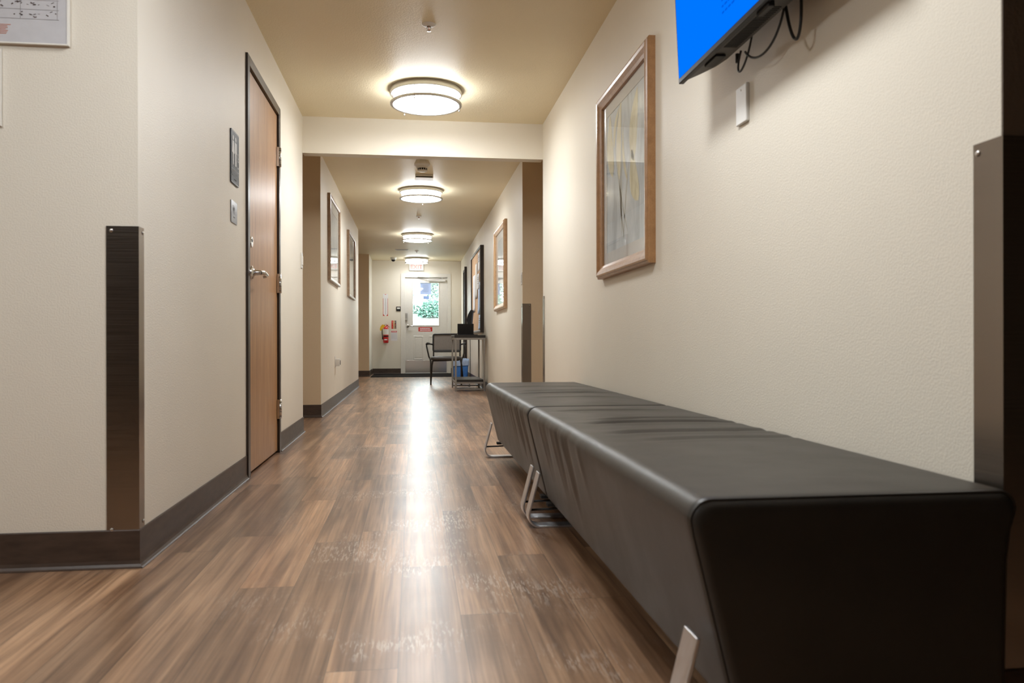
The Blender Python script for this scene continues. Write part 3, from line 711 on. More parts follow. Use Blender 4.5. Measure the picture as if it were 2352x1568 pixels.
def lilies(mb, fr, aw, ah):
    for bx, by, tx, ty, w_ in ((-.05, -.32, .0, .36, .012), (.06, -.30, -.24, .30, .01), (-.02, -.33, .22, .26, .01), (0, -.33, -.1, .1, .012)):
        petal(mb, fr, bx * 1, by, tx * .8, ty * .8, w_, M['stem'], .0083)
    for bx, by, tx, ty, w_ in ((-.20, .02, -.25, .34, .062), (-.08, -.02, -.05, .36, .045), (.14, .02, .21, .33, .066), (.22, -.18, .12, .08, .064), (-.18, .16, -.08, .33, .024), (.05, -.05, -.02, .22, .018)):
        petal(mb, fr, bx * aw / .31, by, tx * aw / .31, ty * ah / .34, w_, M['petal'], .0088)
prof1 = [(0, 0), (0, .028), (.004, .032), (.010, .033), (.013, .040), (.020, .042), (.034, .040), (.052, .030), (.066, .024), (.068, .020), (.068, .004), (.0, .0)]
picture('large oak framed flower print on the near right wall, just past the television', on_right(3.694, 1.524, XR), .935, .978, prof1, M['oak'], M['matboard'], M['art1'], .068, .062, lilies)
picture('pale oak framed picture on the far right wall beyond the header', on_right(9.07, 1.563, XR), 1.10, .99, prof1, M['oakpale'], M['matboard2'], M['art2'], .068, .09, None)
prof2 = [(0, 0), (0, .026), (.004, .030), (.012, .032), (.026, .028), (.034, .024), (.036, .018), (.036, .004)]
picture('slim brown framed picture on the middle left wall, nearer of the two', on_left(8.43, 1.750, XL), 1.07, .87, prof2, M['bronze'], M['matboard2'], M['art2'], .036, .10, None)
picture('slim brown framed picture on the middle left wall, farther of the two', on_left(10.74, 1.716, XL), 1.09, .86, prof2, M['bronze'], M['matboard2'], M['art2'], .036, .10, None)

# ------------------------------------------------------------------ television
tilt = math.radians(2.6)
tvf = Fr((.882, 2.018, 1.555), (0, -1, 0), (-math.sin(tilt), 0, math.cos(tilt)), (-math.cos(tilt), 0, -math.sin(tilt)))
tvf_n = tvf.n
t = thing('television', 'wall-mounted flat television with a bright blue screen at the upper right', 'television', (.95, 2.018, 1.555))
W2 = .48; TH = .545
MB().cbox(-W2, W2, 0, TH, -.018, 0, M['bezel'], fr=tvf, e=.003).build('bezel', t)
sc_ = MB().box(-W2 + .010, W2 - .010, .016, TH - .010, .0002, .0012, M['screen'], fr=tvf)
sc_.build('screen', t)
tx = MB(); rr_ = random.Random(5)
for k in range(9):
    z = .075 + .018 * k
    xx = -.10
    while xx < .05:
        ww = rr_.uniform(.006, .02); tx.box(xx, xx + ww, z, z + .006, .0012, .0016, M['screen2'], fr=tvf); xx += ww + .006
tx.build('screen_text', t)
hb = MB(); n = 14
prof = []
for k in range(n + 1):
    a = k / n; prof.append((-W2 + .03 + (2 * W2 - .06) * a, -.018 - .058 * min(1, math.sin(PI * a) * 1.9) ** .9))
P = [tvf(a, .004, c) for a, c in prof] + [tvf(a, .40, c) for a, c in prof] + [tvf(prof[0][0], .004, -.016), tvf(prof[-1][0], .004, -.016), tvf(prof[0][0], .40, -.016), tvf(prof[-1][0], .40, -.016)]
k1 = n + 1
F = [(i, i + 1, k1 + i + 1, k1 + i) for i in range(n)] + [[2 * k1] + list(range(k1)) + [2 * k1 + 1], [2 * k1 + 2] + list(range(k1, 2 * k1)) + [2 * k1 + 3]]
hb.add(P, F, M['tvback'], False); hb.build('housing', t)
vt = MB()
for k in range(26): vt.box(-.16 + .011 * k, -.155 + .011 * k, .0025, .0042, -.065, -.025, M['black'], fr=tvf)
vt.build('vent_slots', t)
MB().cbox(-.31, -.215, -.003, .006, -.055, -.024, M['black'], fr=tvf, e=.002).build('speaker_grille', t)
MB().cbox(.085, .155, -.010, .006, -.030, -.012, M['black'], fr=tvf, e=.003).build('sensor', t)
mb = MB(); mb.box(.97, XR, 1.93, 2.11, 1.68, 1.9, M['blackmat']); mb.box(XR - .006, XR, 1.83, 2.21, 1.66, 1.92, M['blackmat']); mb.build('wall_bracket', t)
def bez(p0, p1, p2, p3, n=18):
    p0, p1, p2, p3 = map(Vector, (p0, p1, p2, p3)); r = []
    for k in range(n + 1):
        s_ = k / n; q = 1 - s_; r.append(p0 * q ** 3 + p1 * 3 * q * q * s_ + p2 * 3 * q * s_ * s_ + p3 * s_ ** 3)
    return r
# cables: a small loop, a long swag and a tall loop, hanging behind the lower edge
MB().tube(bez((.985, 2.235, 1.575), (.985, 2.30, 1.49), (.985, 2.20, 1.49), (.985, 2.155, 1.60)), .0032, M['cable'], seg=8).build('cable', t)
MB().tube([(.985, 2.262, 1.548), (.985, 2.262, 1.575)], .006, M['cable'], seg=8).build('cable_plug', t)
MB().tube(bez((.985, 2.205, 1.56), (.985, 2.14, 1.49), (.985, 2.00, 1.485), (.985, 1.955, 1.60)), .0034, M['cable'], seg=8).build('cable', t)
MB().tube(bez((.985, 1.955, 1.60), (.985, 1.93, 1.505), (.985, 1.905, 1.475), (.985, 1.89, 1.478)) + bez((.985, 1.89, 1.478), (.985, 1.868, 1.485), (.985, 1.86, 1.56), (.985, 1.878, 1.64))[1:], .0042, M['cable'], seg=8).build('cable', t)
# blank box under the television
t = thing('wall_plate', 'small pale blank wall box below the television', 'wall plate', (XR, 2.325, 1.443))
f = on_right(2.327, 1.441, XR)
MB().cbox(-.039, .039, -.060, .060, 0, .011, M['white'], fr=f, e=.003).build('cover', t)
MB().lathe([(.003, .0108), (.002, .012)], M['chrome'], fr=Fr(f(0, .045, 0), f.u, f.v, f.n), seg=12).build('screw', t)

# ------------------------------------------------------------------ upholstered bench units
def bench(lb, y0, y1, ends, folds, vfolds, seed):
    t = thing('bench', lb, 'bench', (.74, (y0 + y1) / 2, 0), 'upholstered bench units against the right wall')
    rnd = random.Random(seed)
    # closed section, (x, z)
    sec = []
    def arc(cx, cz, r, a0, a1, n):
        for k in range(n + 1):
            a = math.radians(a0 + (a1 - a0) * k / n); sec.append((cx + r * math.cos(a), cz + r * math.sin(a)))
    def seg(p, q, n):
        for k in range(1, n): sec.append((p[0] + (q[0] - p[0]) * k / n, p[1] + (q[1] - p[1]) * k / n))
    arc(.527, .103, .015, 270, 190, 4)
    seg((.512, .10), (.4375, .405), 16)
    arc(.4735, .409, .036, 176, 90, 8)
    seg((.4735, .445), (.985, .445), 30)
    arc(.985, .415, .030, 90, 0, 8)
    seg((1.015, .415), (.998, .36), 3)
    seg((.998, .36), (.992, .10), 8)
    arc(.978, .103, .015, 350, 270, 4)
    seg((.978, .088), (.527, .088), 10)
    m_ = len(sec); cx, cz = .735, .27
    ys = []
    er = .022; ne = 7
    for k in range(ne): ys.append((er * (1 - math.cos(PI / 2 * k / ne)), er * (1 - math.sin(PI / 2 * k / ne))))
    nn = 110; L = y1 - y0
    for k in range(nn + 1): ys.append((er + (L - 2 * er) * k / nn, 0))
    for k in range(ne - 1, -1, -1): ys.append((L - er * (1 - math.cos(PI / 2 * k / ne)), er * (1 - math.sin(PI / 2 * k / ne))))
    V = []
    for dy, ins in ys:
        y = y0 + dy
        env = min(1, min(dy, L - dy) / .10)
        for x, z in sec:
            px, pz = x, z
            if ins:
                px = cx + (x - cx) * (1 - ins / .29); pz = cz + (z - cz) * (1 - ins / .178)
            if z > .435:   # cushion top: soft crown and folds
                u = (x - .4375) / .58
                pz += .004 * env * math.sin(PI * min(max(u, 0), 1)) 
                for yf, a, wd, x0_, x1_, sl in folds:
                    e1 = 1 / (1 + math.exp(-(x - x0_) / .02)) * 1 / (1 + math.exp((x - x1_) / .03))
                    q = (y - yf - sl * (x - .7) - .006 * math.sin(x * 14 + yf * 9)) / wd
                    pz += 2.6 * e1 * (-a * math.exp(-q * q) + a * .6 * math.exp(-(q - 1.6) ** 2) + a * .35 * math.exp(-(q + 1.8) ** 2))
            if x < .50 and .12 < z < .44:   # hanging folds in the front cover
                hz = (z - .12) / .32
                for yf, a, wd, z0_ in vfolds:
                    q = (y - yf - (.42 - z) * .10 * (1 if a > 0 else -1)) / wd
                    px += a * math.exp(-q * q) * max(0, min(1, (z - z0_) / .10)) * (1 - max(0, (z - .40) / .04))
            V.append((px, y, pz))
    R_ = len(ys); F = []
    for i in range(R_ - 1):
        for k in range(m_): F.append((i * m_ + k, i * m_ + (k + 1) % m_, (i + 1) * m_ + (k + 1) % m_, (i + 1) * m_ + k))
    F += [list(range(m_)), [(R_ - 1) * m_ + k for k in range(m_ - 1, -1, -1)]]
    MB().add(V, F, M['leather'], True).build('upholstery', t, auto=False)
    # seam welt round both ends
    for yy in (y0 + .010, y1 - .010):
        pth = [(cx + (x - cx) * (1 - .0030 / .29), yy, cz + (z - cz) * (1 - .0030 / .178)) for x, z in sec if z > .10]
        MB().tube(pth, .0022, M['leather'], seg=6).build('seam_welt', t)
    # flat steel strap legs (front loops, with the runner across to the rear)
    for yl in ends:
        hw = .031; th = .0085
        def strip(path, name):
            mb = MB(); n_ = len(path); P = []
            for i in range(n_):
                a = Vector((path[max(i - 1, 0)][0], 0, path[max(i - 1, 0)][1])); b_ = Vector((path[min(i + 1, n_ - 1)][0], 0, path[min(i + 1, n_ - 1)][1]))
                d = (b_ - a).normalized(); nr = Vector((d.z, 0, -d.x)); p = Vector((path[i][0], yl, path[i][1]))
                for s_ in (-1, 1):
                    for q in (-1, 1): P.append(p + nr * (th / 2 * s_) + Vector((0, hw * q, 0)))
            Fq = []
            for i in range(n_ - 1):
                a, b_ = i * 4, (i + 1) * 4
                for u_, v_ in ((0, 1), (1, 3), (3, 2), (2, 0)): Fq.append((a + u_, a + v_, b_ + v_, b_ + u_))
            Fq += [(0, 1, 3, 2), ((n_ - 1) * 4, (n_ - 1) * 4 + 1, (n_ - 1) * 4 + 3, (n_ - 1) * 4 + 2)]
            mb.add(P, Fq, M['legsteel']); ob = mb.build(name, t); md = ob.modifiers.new('b', 'BEVEL'); md.width = .0025; md.segments = 3; md.limit_method = 'ANGLE'; md.angle_limit = math.radians(50)
            return ob
        def hook(xt, zt, xb, sgn, xend):
            p = [(xt, zt), (xt + (xb - xt) * .5, zt + (.05 - zt) * .5), (xb, .052)]
            r = .042; cxx = xb + sgn * r
            for k in range(1, 9):
                a = PI / 2 * k / 8; p.append((cxx - sgn * r * math.cos(a), .046 - (.046 - th / 2) * math.sin(a)))
            p.append((xend, th / 2)); return p
        strip(hook(.4685, .205, .428, 1, .74), 'leg')
        strip(hook(1.002, .205, 1.010, -1, .74), 'leg')
        MB().box(.50, .99, yl - .02, yl + .02, .0885 - .012, .0885, M['blackmat']).build('crossbar', t)
        MB().tube([(.438, yl + .004, .062), (.60, yl + .004, .066), (.98, yl + .004, .066)], .0045, M['blackmat'], seg=8).build('brace_rod', t)
    return t
bench('black upholstered bench unit nearest the viewer against the right wall', 1.185, 2.955, (1.262, 2.885),
      [(2.30, .0050, .020, .56, .96, -.05), (2.42, .0026, .016, .60, .95, .03), (2.06, .0034, .022, .56, .98, .06), (1.90, .0020, .018, .60, .98, .10), (2.72, .0022, .02, .52, .90, -.03)],
      [(2.20, .004, .022, .18), (2.28, -.004, .016, .15), (2.36, .005, .018, .2), (2.47, -.003, .02, .18), (2.58, .003, .02, .22), (2.05, -.003, .02, .25), (2.70, -.0025, .016, .2)], 1)
bench('black upholstered bench unit farther along the right wall', 2.965, 4.735, (3.035, 4.655),
      [(3.66, .0046, .022, .52, .92, .03), (3.85, .0026, .02, .55, .90, -.04), (3.40, .002, .02, .55, .9, 0), (4.2, .002, .03, .5, .9, .0)],
      [(3.10, .003, .016, .2), (3.18, -.004, .014, .16), (3.27, .005, .016, .18), (3.36, -.004, .016, .18), (3.48, .004, .018, .2), (3.6, -.003, .02, .22), (3.9, .003, .02, .25), (4.1, -.002, .02, .2)], 2)

# ------------------------------------------------------------------ fire extinguisher and signs on the end wall
ex = -.580
t = thing('fire_extinguisher', 'red fire extinguisher with a white label hanging on the end wall', 'fire extinguisher', (ex, YE, .67))
oy = YE - .072
MB().lathe([(.046, .668), (.054, .674), (.057, .684), (.057, .960), (.052, .985), (.038, 1.008), (.022, 1.020), (.016, 1.035)], M['red'], o=(ex, oy, 0), seg=40).build('cylinder', t)
MB().lathe([(.0575, .845), (.0576, .965)], M['white'], o=(ex, oy, 0), seg=40, cap=False).build('white_label', t)
MB().lathe([(.0578, .800), (.0588, .803), (.0588, .822), (.0578, .825)], M['black'], o=(ex, oy, 0), seg=40, cap=False).build('strap', t)
lg = MB(); fl_ = on_end(ex, .738, oy - .0575); lg.poly([(.036 * math.cos(2 * PI * k / 20), .012 * math.sin(2 * PI * k / 20)) for k in range(20)], M['white'], fl_, .001, .0015); lg.build('oval_badge', t)
v_ = MB(); v_.lathe([(.017, 1.030), (.019, 1.035), (.019, 1.060), (.012, 1.065)], M['chrome'], o=(ex, oy, 0), seg=20); v_.build('valve', t)
v_ = MB(); v_.cbox(ex - .028, ex + .050, oy - .012, oy + .012, 1.045, 1.057, M['red'], e=.003); v_.add([(ex - .01, oy - .011, 1.058), (ex + .075, oy - .011, 1.000), (ex + .078, oy - .011, 1.012), (ex - .005, oy - .011, 1.075), (ex - .01, oy + .011, 1.058), (ex + .075, oy + .011, 1.000), (ex + .078, oy + .011, 1.012), (ex - .005, oy + .011, 1.075)], [(0, 1, 2, 3), (7, 6, 5, 4), (0, 4, 5, 1), (1, 5, 6, 2), (2, 6, 7, 3), (3, 7, 4, 0)], M['red']); v_.build('lever', t)
MB().tube(bez((ex - .018, oy, 1.050), (ex - .095, oy - .01, 1.045), (ex - .085, oy - .02, .90), (ex - .068, oy - .01, .76)), .0085, M['black'], seg=10).build('hose', t)
MB().tube([(ex - .069, oy - .01, .80), (ex - .066, oy - .01, .745)], [.011, .014], M['black'], seg=12).build('nozzle', t)
MB().tube([(ex + .008, oy, 1.062), (ex + .012, oy, 1.09)], .012, M['nickel'], seg=12).build('gauge', t)
yt = MB(); yt.poly([(-.01, .045), (.03, .03), (.052, -.005), (.0, -.03), (-.03, -.085), (-.058, -.09), (-.066, -.05), (-.045, .01)], M['yellow'], on_end(ex - .062, 1.02, oy - .02), 0, .0015); yt.build('tag', t)
MB().box(ex - .02, ex + .02, YE - .018, YE + .001, .86, 1.04, M['blackmat']).build('wall_hook', t)

t = thing('extinguisher_sign', 'tall narrow white arrow sign with red borders above the fire extinguisher', 'sign', (-.588, YE, 1.485)); f = on_end(-.589, 1.486, YE - .003)
MB().box(-.053, .053, -.235, .235, -.003, 0, M['paper'], fr=f).build('sign_panel', t)
s_ = MB()
s_.box(-.053, -.046, -.225, .14, 0, .0006, M['signred'], fr=f); s_.box(.046, .053, -.225, .14, 0, .0006, M['signred'], fr=f)
s_.poly([(-.053, -.235), (-.012, -.235), (-.053, -.195)], M['signred'], f, .0007); s_.poly([(.012, -.235), (.053, -.235), (.053, -.195)], M['signred'], f, .0007)
s_.poly([(-.022, .232), (.022, .232), (.0, .218)], M['signred'], f, .0007)
s_.build('red_border', t)
g_ = MB()
g_.box(-.006, .006, -.20, .14, 0, .0006, M['board'], fr=f)
g_.build('faded_marks', t)
t = thing('wall_reader', 'small black square reader with a white display left of the exit door', 'wall reader', (-.315, YE, 1.403)); f = on_end(-.315, 1.403, YE)
MB().cbox(-.047, .047, -.047, .047, 0, .018, M['black'], fr=f, e=.004).build('reader_body', t)
MB().box(-.030, .036, -.006, .030, .018, .0186, M['white'], fr=f).build('display', t)
t = thing('safety_poster', 'small red, tan and black printed card beside the extinguisher', 'poster', (-.413, YE, 1.06)); f = on_end(-.413, 1.060, YE - .001)
s_ = MB().box(-.052, .052, -.090, .090, -.001, 0, M['paper'], fr=f); tan = simple('card_tan', (.62, .45, .26), .6)
s_.box(-.051, -.012, -.089, .089, 0, .0005, M['signred'], fr=f); s_.box(-.012, .020, -.089, .089, 0, .0005, tan, fr=f); s_.box(.020, .051, -.089, .089, 0, .0005, M['mark'], fr=f)
rp = random.Random(9)
for k in range(26):
    a, b_ = rp.uniform(-.045, .04), rp.uniform(-.085, .08); s_.box(a, a + rp.uniform(.006, .016), b_, b_ + rp.uniform(.006, .014), .0005, .0009, rp.choice([tan, M['paper'], M['signred'], M['mark']]), fr=f)
s_.build('printed_card', t)
t = thing('inspection_sheet', 'white inspection sheet with a red heading right of the extinguisher', 'paper', (-.409, YE, .83)); f = on_end(-.408, .822, YE - .0008)
s_ = MB().box(-.070, .070, -.108, .108, -.001, 0, M['paper'], fr=f); s_.box(-.062, .062, .074, .104, 0, .0005, M['signred'], fr=f)
for k in range(7):
    for q in range(5): s_.box(-.055 + .024 * q, -.055 + .024 * q + rp.uniform(.006, .018), .048 - .019 * k, .054 - .019 * k, 0, .0005, M['line'], fr=f)
for k in range(8): s_.box(-.05 + .013 * k, -.05 + .013 * k + .008, .085, .095, .0005, .0009, M['paper'], fr=f)
s_.build('sheet', t)
t = thing('door_notice', 'red and white notice strip on the exit door under the glass', 'sign', (.263, YD, .962)); f = on_end(.263, .962, YD - .001)
s_ = MB().box(-.150, .150, -.047, .047, -.001, 0, M['signred'], fr=f)
for z_ in (.017, -.019):
    xx = -.115
    while xx < .105:
        ww = rp.uniform(.010, .019); s_.box(xx, xx + ww, z_ - .012, z_ + .012, 0, .0006, M['paper'], fr=f); xx += ww + .005
s_.build('strip', t)
for nm, lb, x0, x1, z0, z1, mm in (('window_notice', 'large lavender sheet taped to the exit door glass', .150, .385, 1.72, 1.965, 'notice'), ('window_notice', 'small lavender card under the large sheet on the exit door glass', .220, .345, 1.615, 1.685, 'noticedark')):
    t = thing(nm, lb, 'notice', ((x0 + x1) / 2, YD + .026, (z0 + z1) / 2))
    s_ = MB().box(x0, x1, YD + .0245, YD + .0255, z0, z1, M[mm])
    if mm == 'notice':
        for k in range(6): s_.box(x0 + .05, x1 - .05, YD + .0240, YD + .0245, z1 - .05 - .028 * k, z1 - .042 - .028 * k, M['noticedark'])
    s_.build('sheet', t)

# ------------------------------------------------------------------ bulletin board on the far right wall
t = thing('bulletin_board', 'tall cork notice board with a thick dark frame on the far right wall', 'notice board', (XR, 12.33, 1.48))
f = on_right(12.33, 1.478, XR)
MB().frame(1.86, 1.29, [(0, 0), (0, .050), (.004, .054), (.030, .054), (.034, .050), (.034, .004)], M['darkframe'], f).build('board_frame', t)
MB().box(-.90, .90, -.615, .615, .002, .036, M['cork'], fr=f).build('cork_panel', t)
for i, (a0, a1, b0, b1, mm, lb) in enumerate([(.36, .74, .30, .585, 'paper', 'white sheet pinned at the upper near part of the notice board'), (.42, .80, -.36, .12, 'bluepale', 'long pale blue sheet in the middle of the notice board'), (-.1, .25, -.1, .45, 'matboard2', 'cream sheet pinned at the centre of the notice board'), (.50, .84, -.60, -.38, 'bluepale', 'curled blue leaflet at the bottom near corner of the notice board'), (-.6, -.2, -.3, .3, 'paper', 'white poster at the far side of the notice board'), (.28, .62, .02, .26, 'paper', 'white sheet overlapping the long blue one on the notice board')]):
    mb = MB(); n = 8; P = []
    for k in range(n + 1):
        for q in range(2):
            a = a0 + (a1 - a0) * q; b_ = b0 + (b1 - b0) * k / n
            P.append(f(a, b_, .038 + .0015 * (i % 3) + (.012 * (1 - k / n) ** 2 if i in (1, 3) else .002 * (1 - k / n))))
    mb.add(P, [(2 * k, 2 * k + 1, 2 * k + 3, 2 * k + 2) for k in range(n)], M[mm], True)
    if i in (0, 3, 5):
        for k in range(4): mb.box(a0 + .05, a1 - .08, b1 - .06 - .03 * k, b1 - .052 - .03 * k, .0425, .0432, M['mark'] if k % 2 else M['line'], fr=f)
    o = mb.build('pinned_paper'); tag(o, lb, 'paper', 'papers on the notice board')
    md = o.modifiers.new('s', 'SOLIDIFY'); md.thickness = .0006

# ------------------------------------------------------------------ tall desk with laptop and monitor
t = thing('console_table', 'tall narrow black-topped table with a steel frame and lower shelf by the far right wall', 'table', (.79, 11.27, 0))
TX0, TX1, TY0, TY1 = .572, 1.005, 10.80, 11.74
MB().cbox(TX0, TX1, TY0, TY1, .748, .786, M['tabletop'], e=.004).build('tabletop', t)
fr_ = MB()
for y in (TY0 + .004, TY1 - .029): fr_.box(TX0 + .03, TX1 - .03, y, y + .025, .722, .748, M['tablesteel'])
for x in (TX0 + .004, TX1 - .029): fr_.box(x, x + .025, TY0 + .03, TY1 - .03, .722, .748, M['tablesteel'])
fr_.build('apron_frame', t)
for x in (TX0 + .004, TX1 - .029):
    for y in (TY0 + .004, TY1 - .029): MB().cbox(x, x + .025, y, y + .025, 0, .748, M['tablesteel'], e=.002).build('leg', t)
MB().cbox(TX0 + .03, TX1 - .03, TY0 + .03, TY1 - .03, .130, .163, M['tabletop'], e=.003).build('shelf', t)
sr = MB()
for y in (TY0 + .006, TY1 - .027): sr.box(TX0 + .03, TX1 - .03, y, y + .021, .106, .130, M['tablesteel']); sr.box(TX0 + .03, TX1 - .03, y, y + .021, .022, .040, M['tablesteel'])
sr.box(TX0 + .008, TX0 + .026, TY0 + .03, TY1 - .03, .106, .130, M['tablesteel']); sr.box(TX1 - .026, TX1 - .008, TY0 + .03, TY1 - .03, .106, .130, M['tablesteel'])
sr.build('lower_rails', t)
t = thing('laptop', 'open black laptop seen from behind on the tall table', 'laptop', (.735, 11.1, .786))
MB().cbox(.63, .865, 11.02, 11.25, .7862, .802, M['black'], e=.003).build('laptop_base', t)
lf = Fr((.747, 11.03, .800), (1, 0, 0), (0, -.14, 1), (0, -1, 0))
MB().cbox(-.122, .108, 0, .150, 0, .008, M['black'], fr=lf, e=.003).build('laptop_lid', t)
t = thing('monitor', 'dark monitor seen nearly edge-on behind the laptop', 'monitor', (.83, 11.42, .786))
mf = Fr((.810, 11.42, .905), (.16, 1, 0), (.10, 0, 1), (-1, .16, .1))
pr = []
mb = MB(); n = 10
P = [mf(-.11, b_ * .255, -.03 + .055 * math.sin(PI * (.12 + .8 * b_))) for b_ in [k / n for k in range(n + 1)]] + [mf(.11, b_ * .255, -.03 + .055 * math.sin(PI * (.12 + .8 * b_))) for b_ in [k / n for k in range(n + 1)]]
P += [mf(-.11, b_ * .255, -.045) for b_ in [k / n for k in range(n + 1)]] + [mf(.11, b_ * .255, -.045) for b_ in [k / n for k in range(n + 1)]]
F = []
m1 = n + 1
for k in range(n): F += [(k, k + 1, m1 + k + 1, m1 + k), (2 * m1 + k, 3 * m1 + k, 3 * m1 + k + 1, 2 * m1 + k + 1), (k, 2 * m1 + k, 2 * m1 + k + 1, k + 1), (m1 + k, m1 + k + 1, 3 * m1 + k + 1, 3 * m1 + k)]
F += [(0, m1, 3 * m1, 2 * m1), (n, 2 * m1 + n, 3 * m1 + n, m1 + n)]
mb.add(P, F, M['black']).build('monitor_head', t)
MB().tube([(.848, 11.42, .80), (.848, 11.42, .98)], .018, M['black'], seg=12).build('stand', t)
MB().cbox(.80, .94, 11.32, 11.52, .7862, .800, M['black'], e=.004).build('foot', t)
o = MB().tube(bez((.86, 11.752, .80), (.86, 11.80, .70), (.87, 11.80, .30), (.858, 11.86, .006)) + [(.84, 11.95, .006), (.85, 12.15, .006), (.93, 12.25, .006)], .0045, M['cable'], seg=8).build('power_cable'); tag(o, 'thin black power cable hanging from the tall table to the floor', 'cable')

# ------------------------------------------------------------------ guest chair
def chair():
    t = bpy.data.objects.new('guest_chair', None); COL.objects.link(t); ORG[t.name] = (0, 0, 0)
    tag(t, 'black guest chair with a grey mesh back and armrests behind the tall table', 'chair')
    # local: faces -Y
    mb = MB(); rr2 = rrect(.50, .47, .09, 8); nn = len(rr2); P = []; lv_ = [(.86, .392), (.97, .398), (1., .412), (1., .425), (.975, .438), (.90, .446), (.6, .450)]
    for s1, z in lv_: P += [(x * s1, y * s1, z + (.006 * (y / .23) ** 2 if z > .43 else 0)) for x, y in rr2]
    F = [(i * nn + k, i * nn + (k + 1) % nn, (i + 1) * nn + (k + 1) % nn, (i + 1) * nn + k) for i in range(len(lv_) - 1) for k in range(nn)] + [list(range(nn))[::-1], [(len(lv_) - 1) * nn + k for k in range(nn)]]
    mb.add(P, F, M['seat'], True).build('seat', t)
    MB().tube([(-.20, -.20, .385), (.20, -.20, .385), (.20, .20, .385), (-.20, .20, .385)], .011, M['chairblack'], seg=10, closed=True).build('seat_frame', t)
    for s_ in (-1, 1):
        MB().tube([(s_ * .245, -.225, 0), (s_ * .245, -.222, .36), (s_ * .252, -.215, .405), (s_ * .262, -.20, .43)], .0125, M['chairblack'], seg=12).build('leg', t)
        MB().tube([(s_ * .268, .30, 0), (s_ * .248, .24, .30), (s_ * .22, .215, .42), (s_ * .22, .235, .56), (s_ * .218, .262, .70)], .0125, M['chairblack'], seg=12).build('leg', t)
        MB().tube([(s_ * .255, -.20, .42), (s_ * .275, -.205, .45), (s_ * .312, -.215, .62), (s_ * .313, -.20, .645), (s_ * .305, -.10, .655), (s_ * .275, .12, .655), (s_ * .24, .21, .650), (s_ * .222, .245, .630)], .0125, M['chairblack'], seg=12).build('arm_frame', t)
        MB().tube([(s_ * .313, -.21, .655), (s_ * .308, -.05, .664), (s_ * .285, .08, .664)], [.016, .020, .015], M['black'], seg=12).build('arm_pad', t)
    bf = Fr((0, .235, .675), (1, 0, 0), (0, .13, 1))
    out = rrect(.45, .29, .03, 5)
    mb = MB()
    w_, h_ = .225, .145
    path = [bf(a, b_, 0) for a, b_ in out]
    mb.tube(path, .014, M['chairblack'], seg=10, closed=True)
    mb.cbox(-w_ + .01, w_ - .01, -h_ - .012, -h_ + .028, -.012, .014, M['chairblack'], fr=bf, e=.008)
    mb.build('back_frame', t)
    MB().box(-w_ + .006, w_ - .006, -h_ + .02, h_ - .006, -.002, .002, M['mesh'], fr=bf).build('mesh_back', t)
    return t
ch = chair(); ch.location = (.540, 12.72, 0); ch.rotation_euler = (0, 0, math.radians(-4))

# ------------------------------------------------------------------ blue recycling bin
t = thing('recycling_bin', 'blue plastic bin with a pale liner on the floor beyond the chair', 'bin', (.862, 14.2, 0))
mb = MB(); P = []; rr2 = rrect(1, 1, .12, 4); nn = len(rr2)
for sx, sy, z in ((.235, .20, .003), (.245, .21, .02), (.275, .235, .33), (.290, .25, .335), (.290, .25, .350), (.265, .225, .350), (.235, .20, .04)):
    P += [(.862 + x * sx, 14.2 + y * sy, z) for x, y in rr2]
F = [(i * nn + k, i * nn + (k + 1) % nn, (i + 1) * nn + (k + 1) % nn, (i + 1) * nn + k) for i in range(6) for k in range(nn)] + [list(range(nn))[::-1], [6 * nn + k for k in range(nn)]]
mb.add(P, F, M['blue']).build('bin_body', t)
mb = MB(); P = []
rb = random.Random(4)
for sx, sy, z in ((.292, .252, .255), (.300, .258, .33), (.302, .262, .372), (.262, .222, .382), (.24, .20, .30)):
    P += [(.862 + x * sx, 14.2 + y * sy, z + rb.uniform(-.008, .008)) for x, y in rr2]
mb.add(P, [(i * nn + k, i * nn + (k + 1) % nn, (i + 1) * nn + (k + 1) % nn, (i + 1) * nn + k) for i in range(4) for k in range(nn)], M['liner'], True).build('liner', t)

# ------------------------------------------------------------------ outside the exit door
o = MB(); n = 24; P = []
rg_ = random.Random(11)
for j in range(n + 1):
    for i in range(n + 1):
        x = -8 + 16 * i / n; y = YE + .14 + 16 * j / n; z = -.06 + max(0, min(y, 25.2) - 19) * .275 + (rg_.uniform(-.03, .03) if y > 19 else 0)
        P.append((x, y, z))
o.add(P, [(j * (n + 1) + i, j * (n + 1) + i + 1, (j + 1) * (n + 1) + i + 1, (j + 1) * (n + 1) + i) for j in range(n) for i in range(n)], M['grass'], True)
g = o.build('ground'); tag(g, 'pale sunlit bank outside the exit door', None, None, 'structure')
def shrub(lb, x, y, z, rx, rz, n, seed, mat):
    t = thing('shrub', lb, 'shrub', (x, y, z), 'shrubs outside the exit door')
    rs = random.Random(seed); mb = MB()
    for k in range(n):
        th_, ph_ = rs.uniform(0, 2 * PI), math.acos(rs.uniform(-.6, 1)); rad = rs.uniform(.55, 1.)
        c_ = Vector((x + rx * rad * math.sin(ph_) * math.cos(th_), y + rx * rad * math.sin(ph_) * math.sin(th_), z + rz * (.55 + .5 * rad * math.cos(ph_))))
        a = Vector((rs.uniform(-1, 1), rs.uniform(-1, 1), rs.uniform(-.3, 1))).normalized(); b_ = a.orthogonal().normalized()
        l_, w_ = rs.uniform(.06, .13), rs.uniform(.025, .05)
        mb.add([c_, c_ + a * l_ * .5 + b_ * w_, c_ + a * l_, c_ + a * l_ * .5 - b_ * w_], [(0, 1, 2, 3)], mat)
    mb.build('foliage', t)
    st = MB()
    for k in range(5): st.tube([(x, y, z - .1), (x + rs.uniform(-.5, .5) * rx, y + rs.uniform(-.5, .5) * rx, z + rz * .7)], [.03, .01], M['trunk'], seg=6)
    st.build('stem', t)
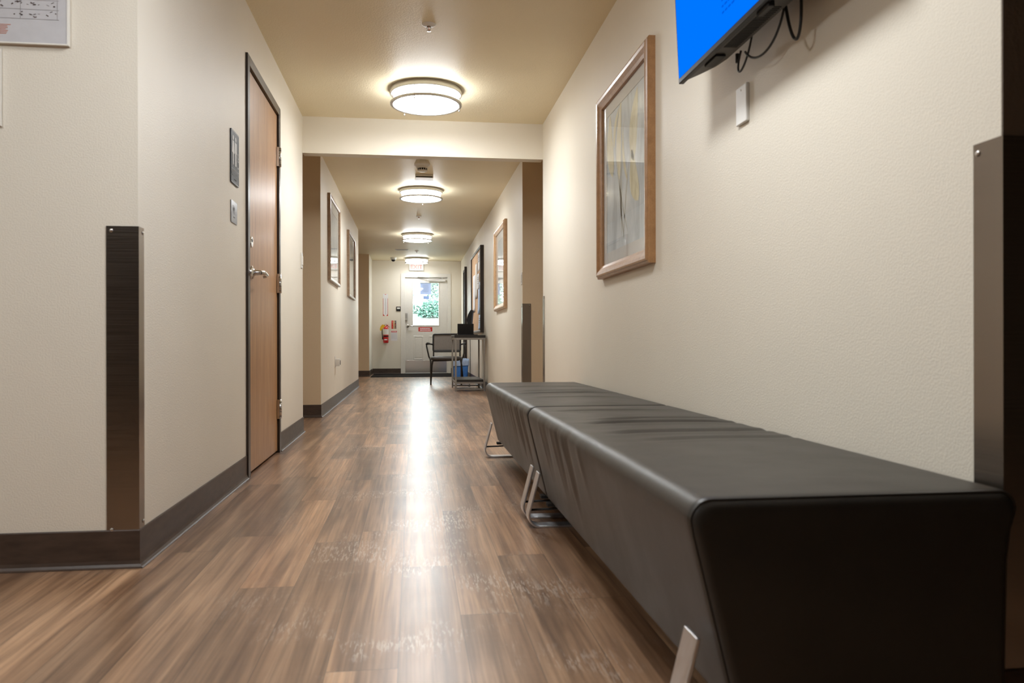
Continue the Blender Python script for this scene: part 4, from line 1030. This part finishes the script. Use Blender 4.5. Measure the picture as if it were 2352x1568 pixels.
shrub('leafy green shrub outside, right of centre behind the exit door glass', .62, 24.6, 1.24, .46, .74, 1500, 1, M['leaf'])
shrub('low green shrub outside, centre of the exit door glass', .02, 25.3, 1.42, .36, .46, 800, 2, M['leafpale'])
shrub('pale shrub outside at the left side of the exit door glass', -.62, 26.3, 1.62, .42, .60, 700, 3, M['leafpale'])
shrub('tall pale tree-like shrub outside at the upper right of the glass', 1.25, 27.4, 1.62, .85, 1.7, 2200, 4, M['leafpale'])
shrub('tall pale bush outside at the upper left of the glass', -.75, 30.0, 1.6, .9, 1.9, 1800, 5, M['leafpale'])

# ------------------------------------------------------------------ world, sun
wd = bpy.data.worlds.new('sky'); scene.world = wd; wd.use_nodes = True
nt = wd.node_tree; bg = nt.nodes['Background']
bg.inputs[0].default_value = (.90, .97, 1., 1); bg.inputs[1].default_value = 5.
su = bpy.data.lights.new('sun', 'SUN'); su.energy = 1.5; su.angle = .02; so = bpy.data.objects.new('sun', su); COL.objects.link(so); so.rotation_euler = (math.radians(38), math.radians(25), 0)

# ------------------------------------------------------------------ camera
f_px, yaw, pitch, roll, hc = 1778.465, .126939, -.000207, -.001857, .6975
F_ = Vector((math.sin(yaw) * math.cos(pitch), math.cos(yaw) * math.cos(pitch), math.sin(pitch)))
R0 = Vector((math.cos(yaw), -math.sin(yaw), 0)); U0 = R0.cross(F_)
R1 = R0 * math.cos(roll) + U0 * math.sin(roll); U1 = -R0 * math.sin(roll) + U0 * math.cos(roll)
cam = bpy.data.cameras.new('camera'); co_ = bpy.data.objects.new('camera', cam); COL.objects.link(co_)
co_.matrix_world = Matrix(((R1.x, U1.x, -F_.x, 0), (R1.y, U1.y, -F_.y, 0), (R1.z, U1.z, -F_.z, hc), (0, 0, 0, 1)))
cam.sensor_width = 36.; cam.lens = f_px / 2352 * 36.; cam.clip_start = .05; cam.clip_end = 200
cam.dof.use_dof = True; cam.dof.focus_distance = 9.; cam.dof.aperture_fstop = 5.6
scene.camera = co_

scene.view_settings.view_transform = 'Standard'; scene.view_settings.look = 'None'
scene.view_settings.gamma = 1.; scene.view_settings.exposure = 1.3; scene.view_settings.use_curve_mapping = False
scene.cycles.use_denoising = True
scene.cycles.max_bounces = 12; scene.cycles.diffuse_bounces = 6; scene.cycles.glossy_bounces = 5; scene.cycles.transparent_max_bounces = 10
scene.cycles.sample_clamp_indirect = 4.
scene.cycles.caustics_reflective = False; scene.cycles.caustics_refractive = False; scene.cycles.blur_glossy = .8
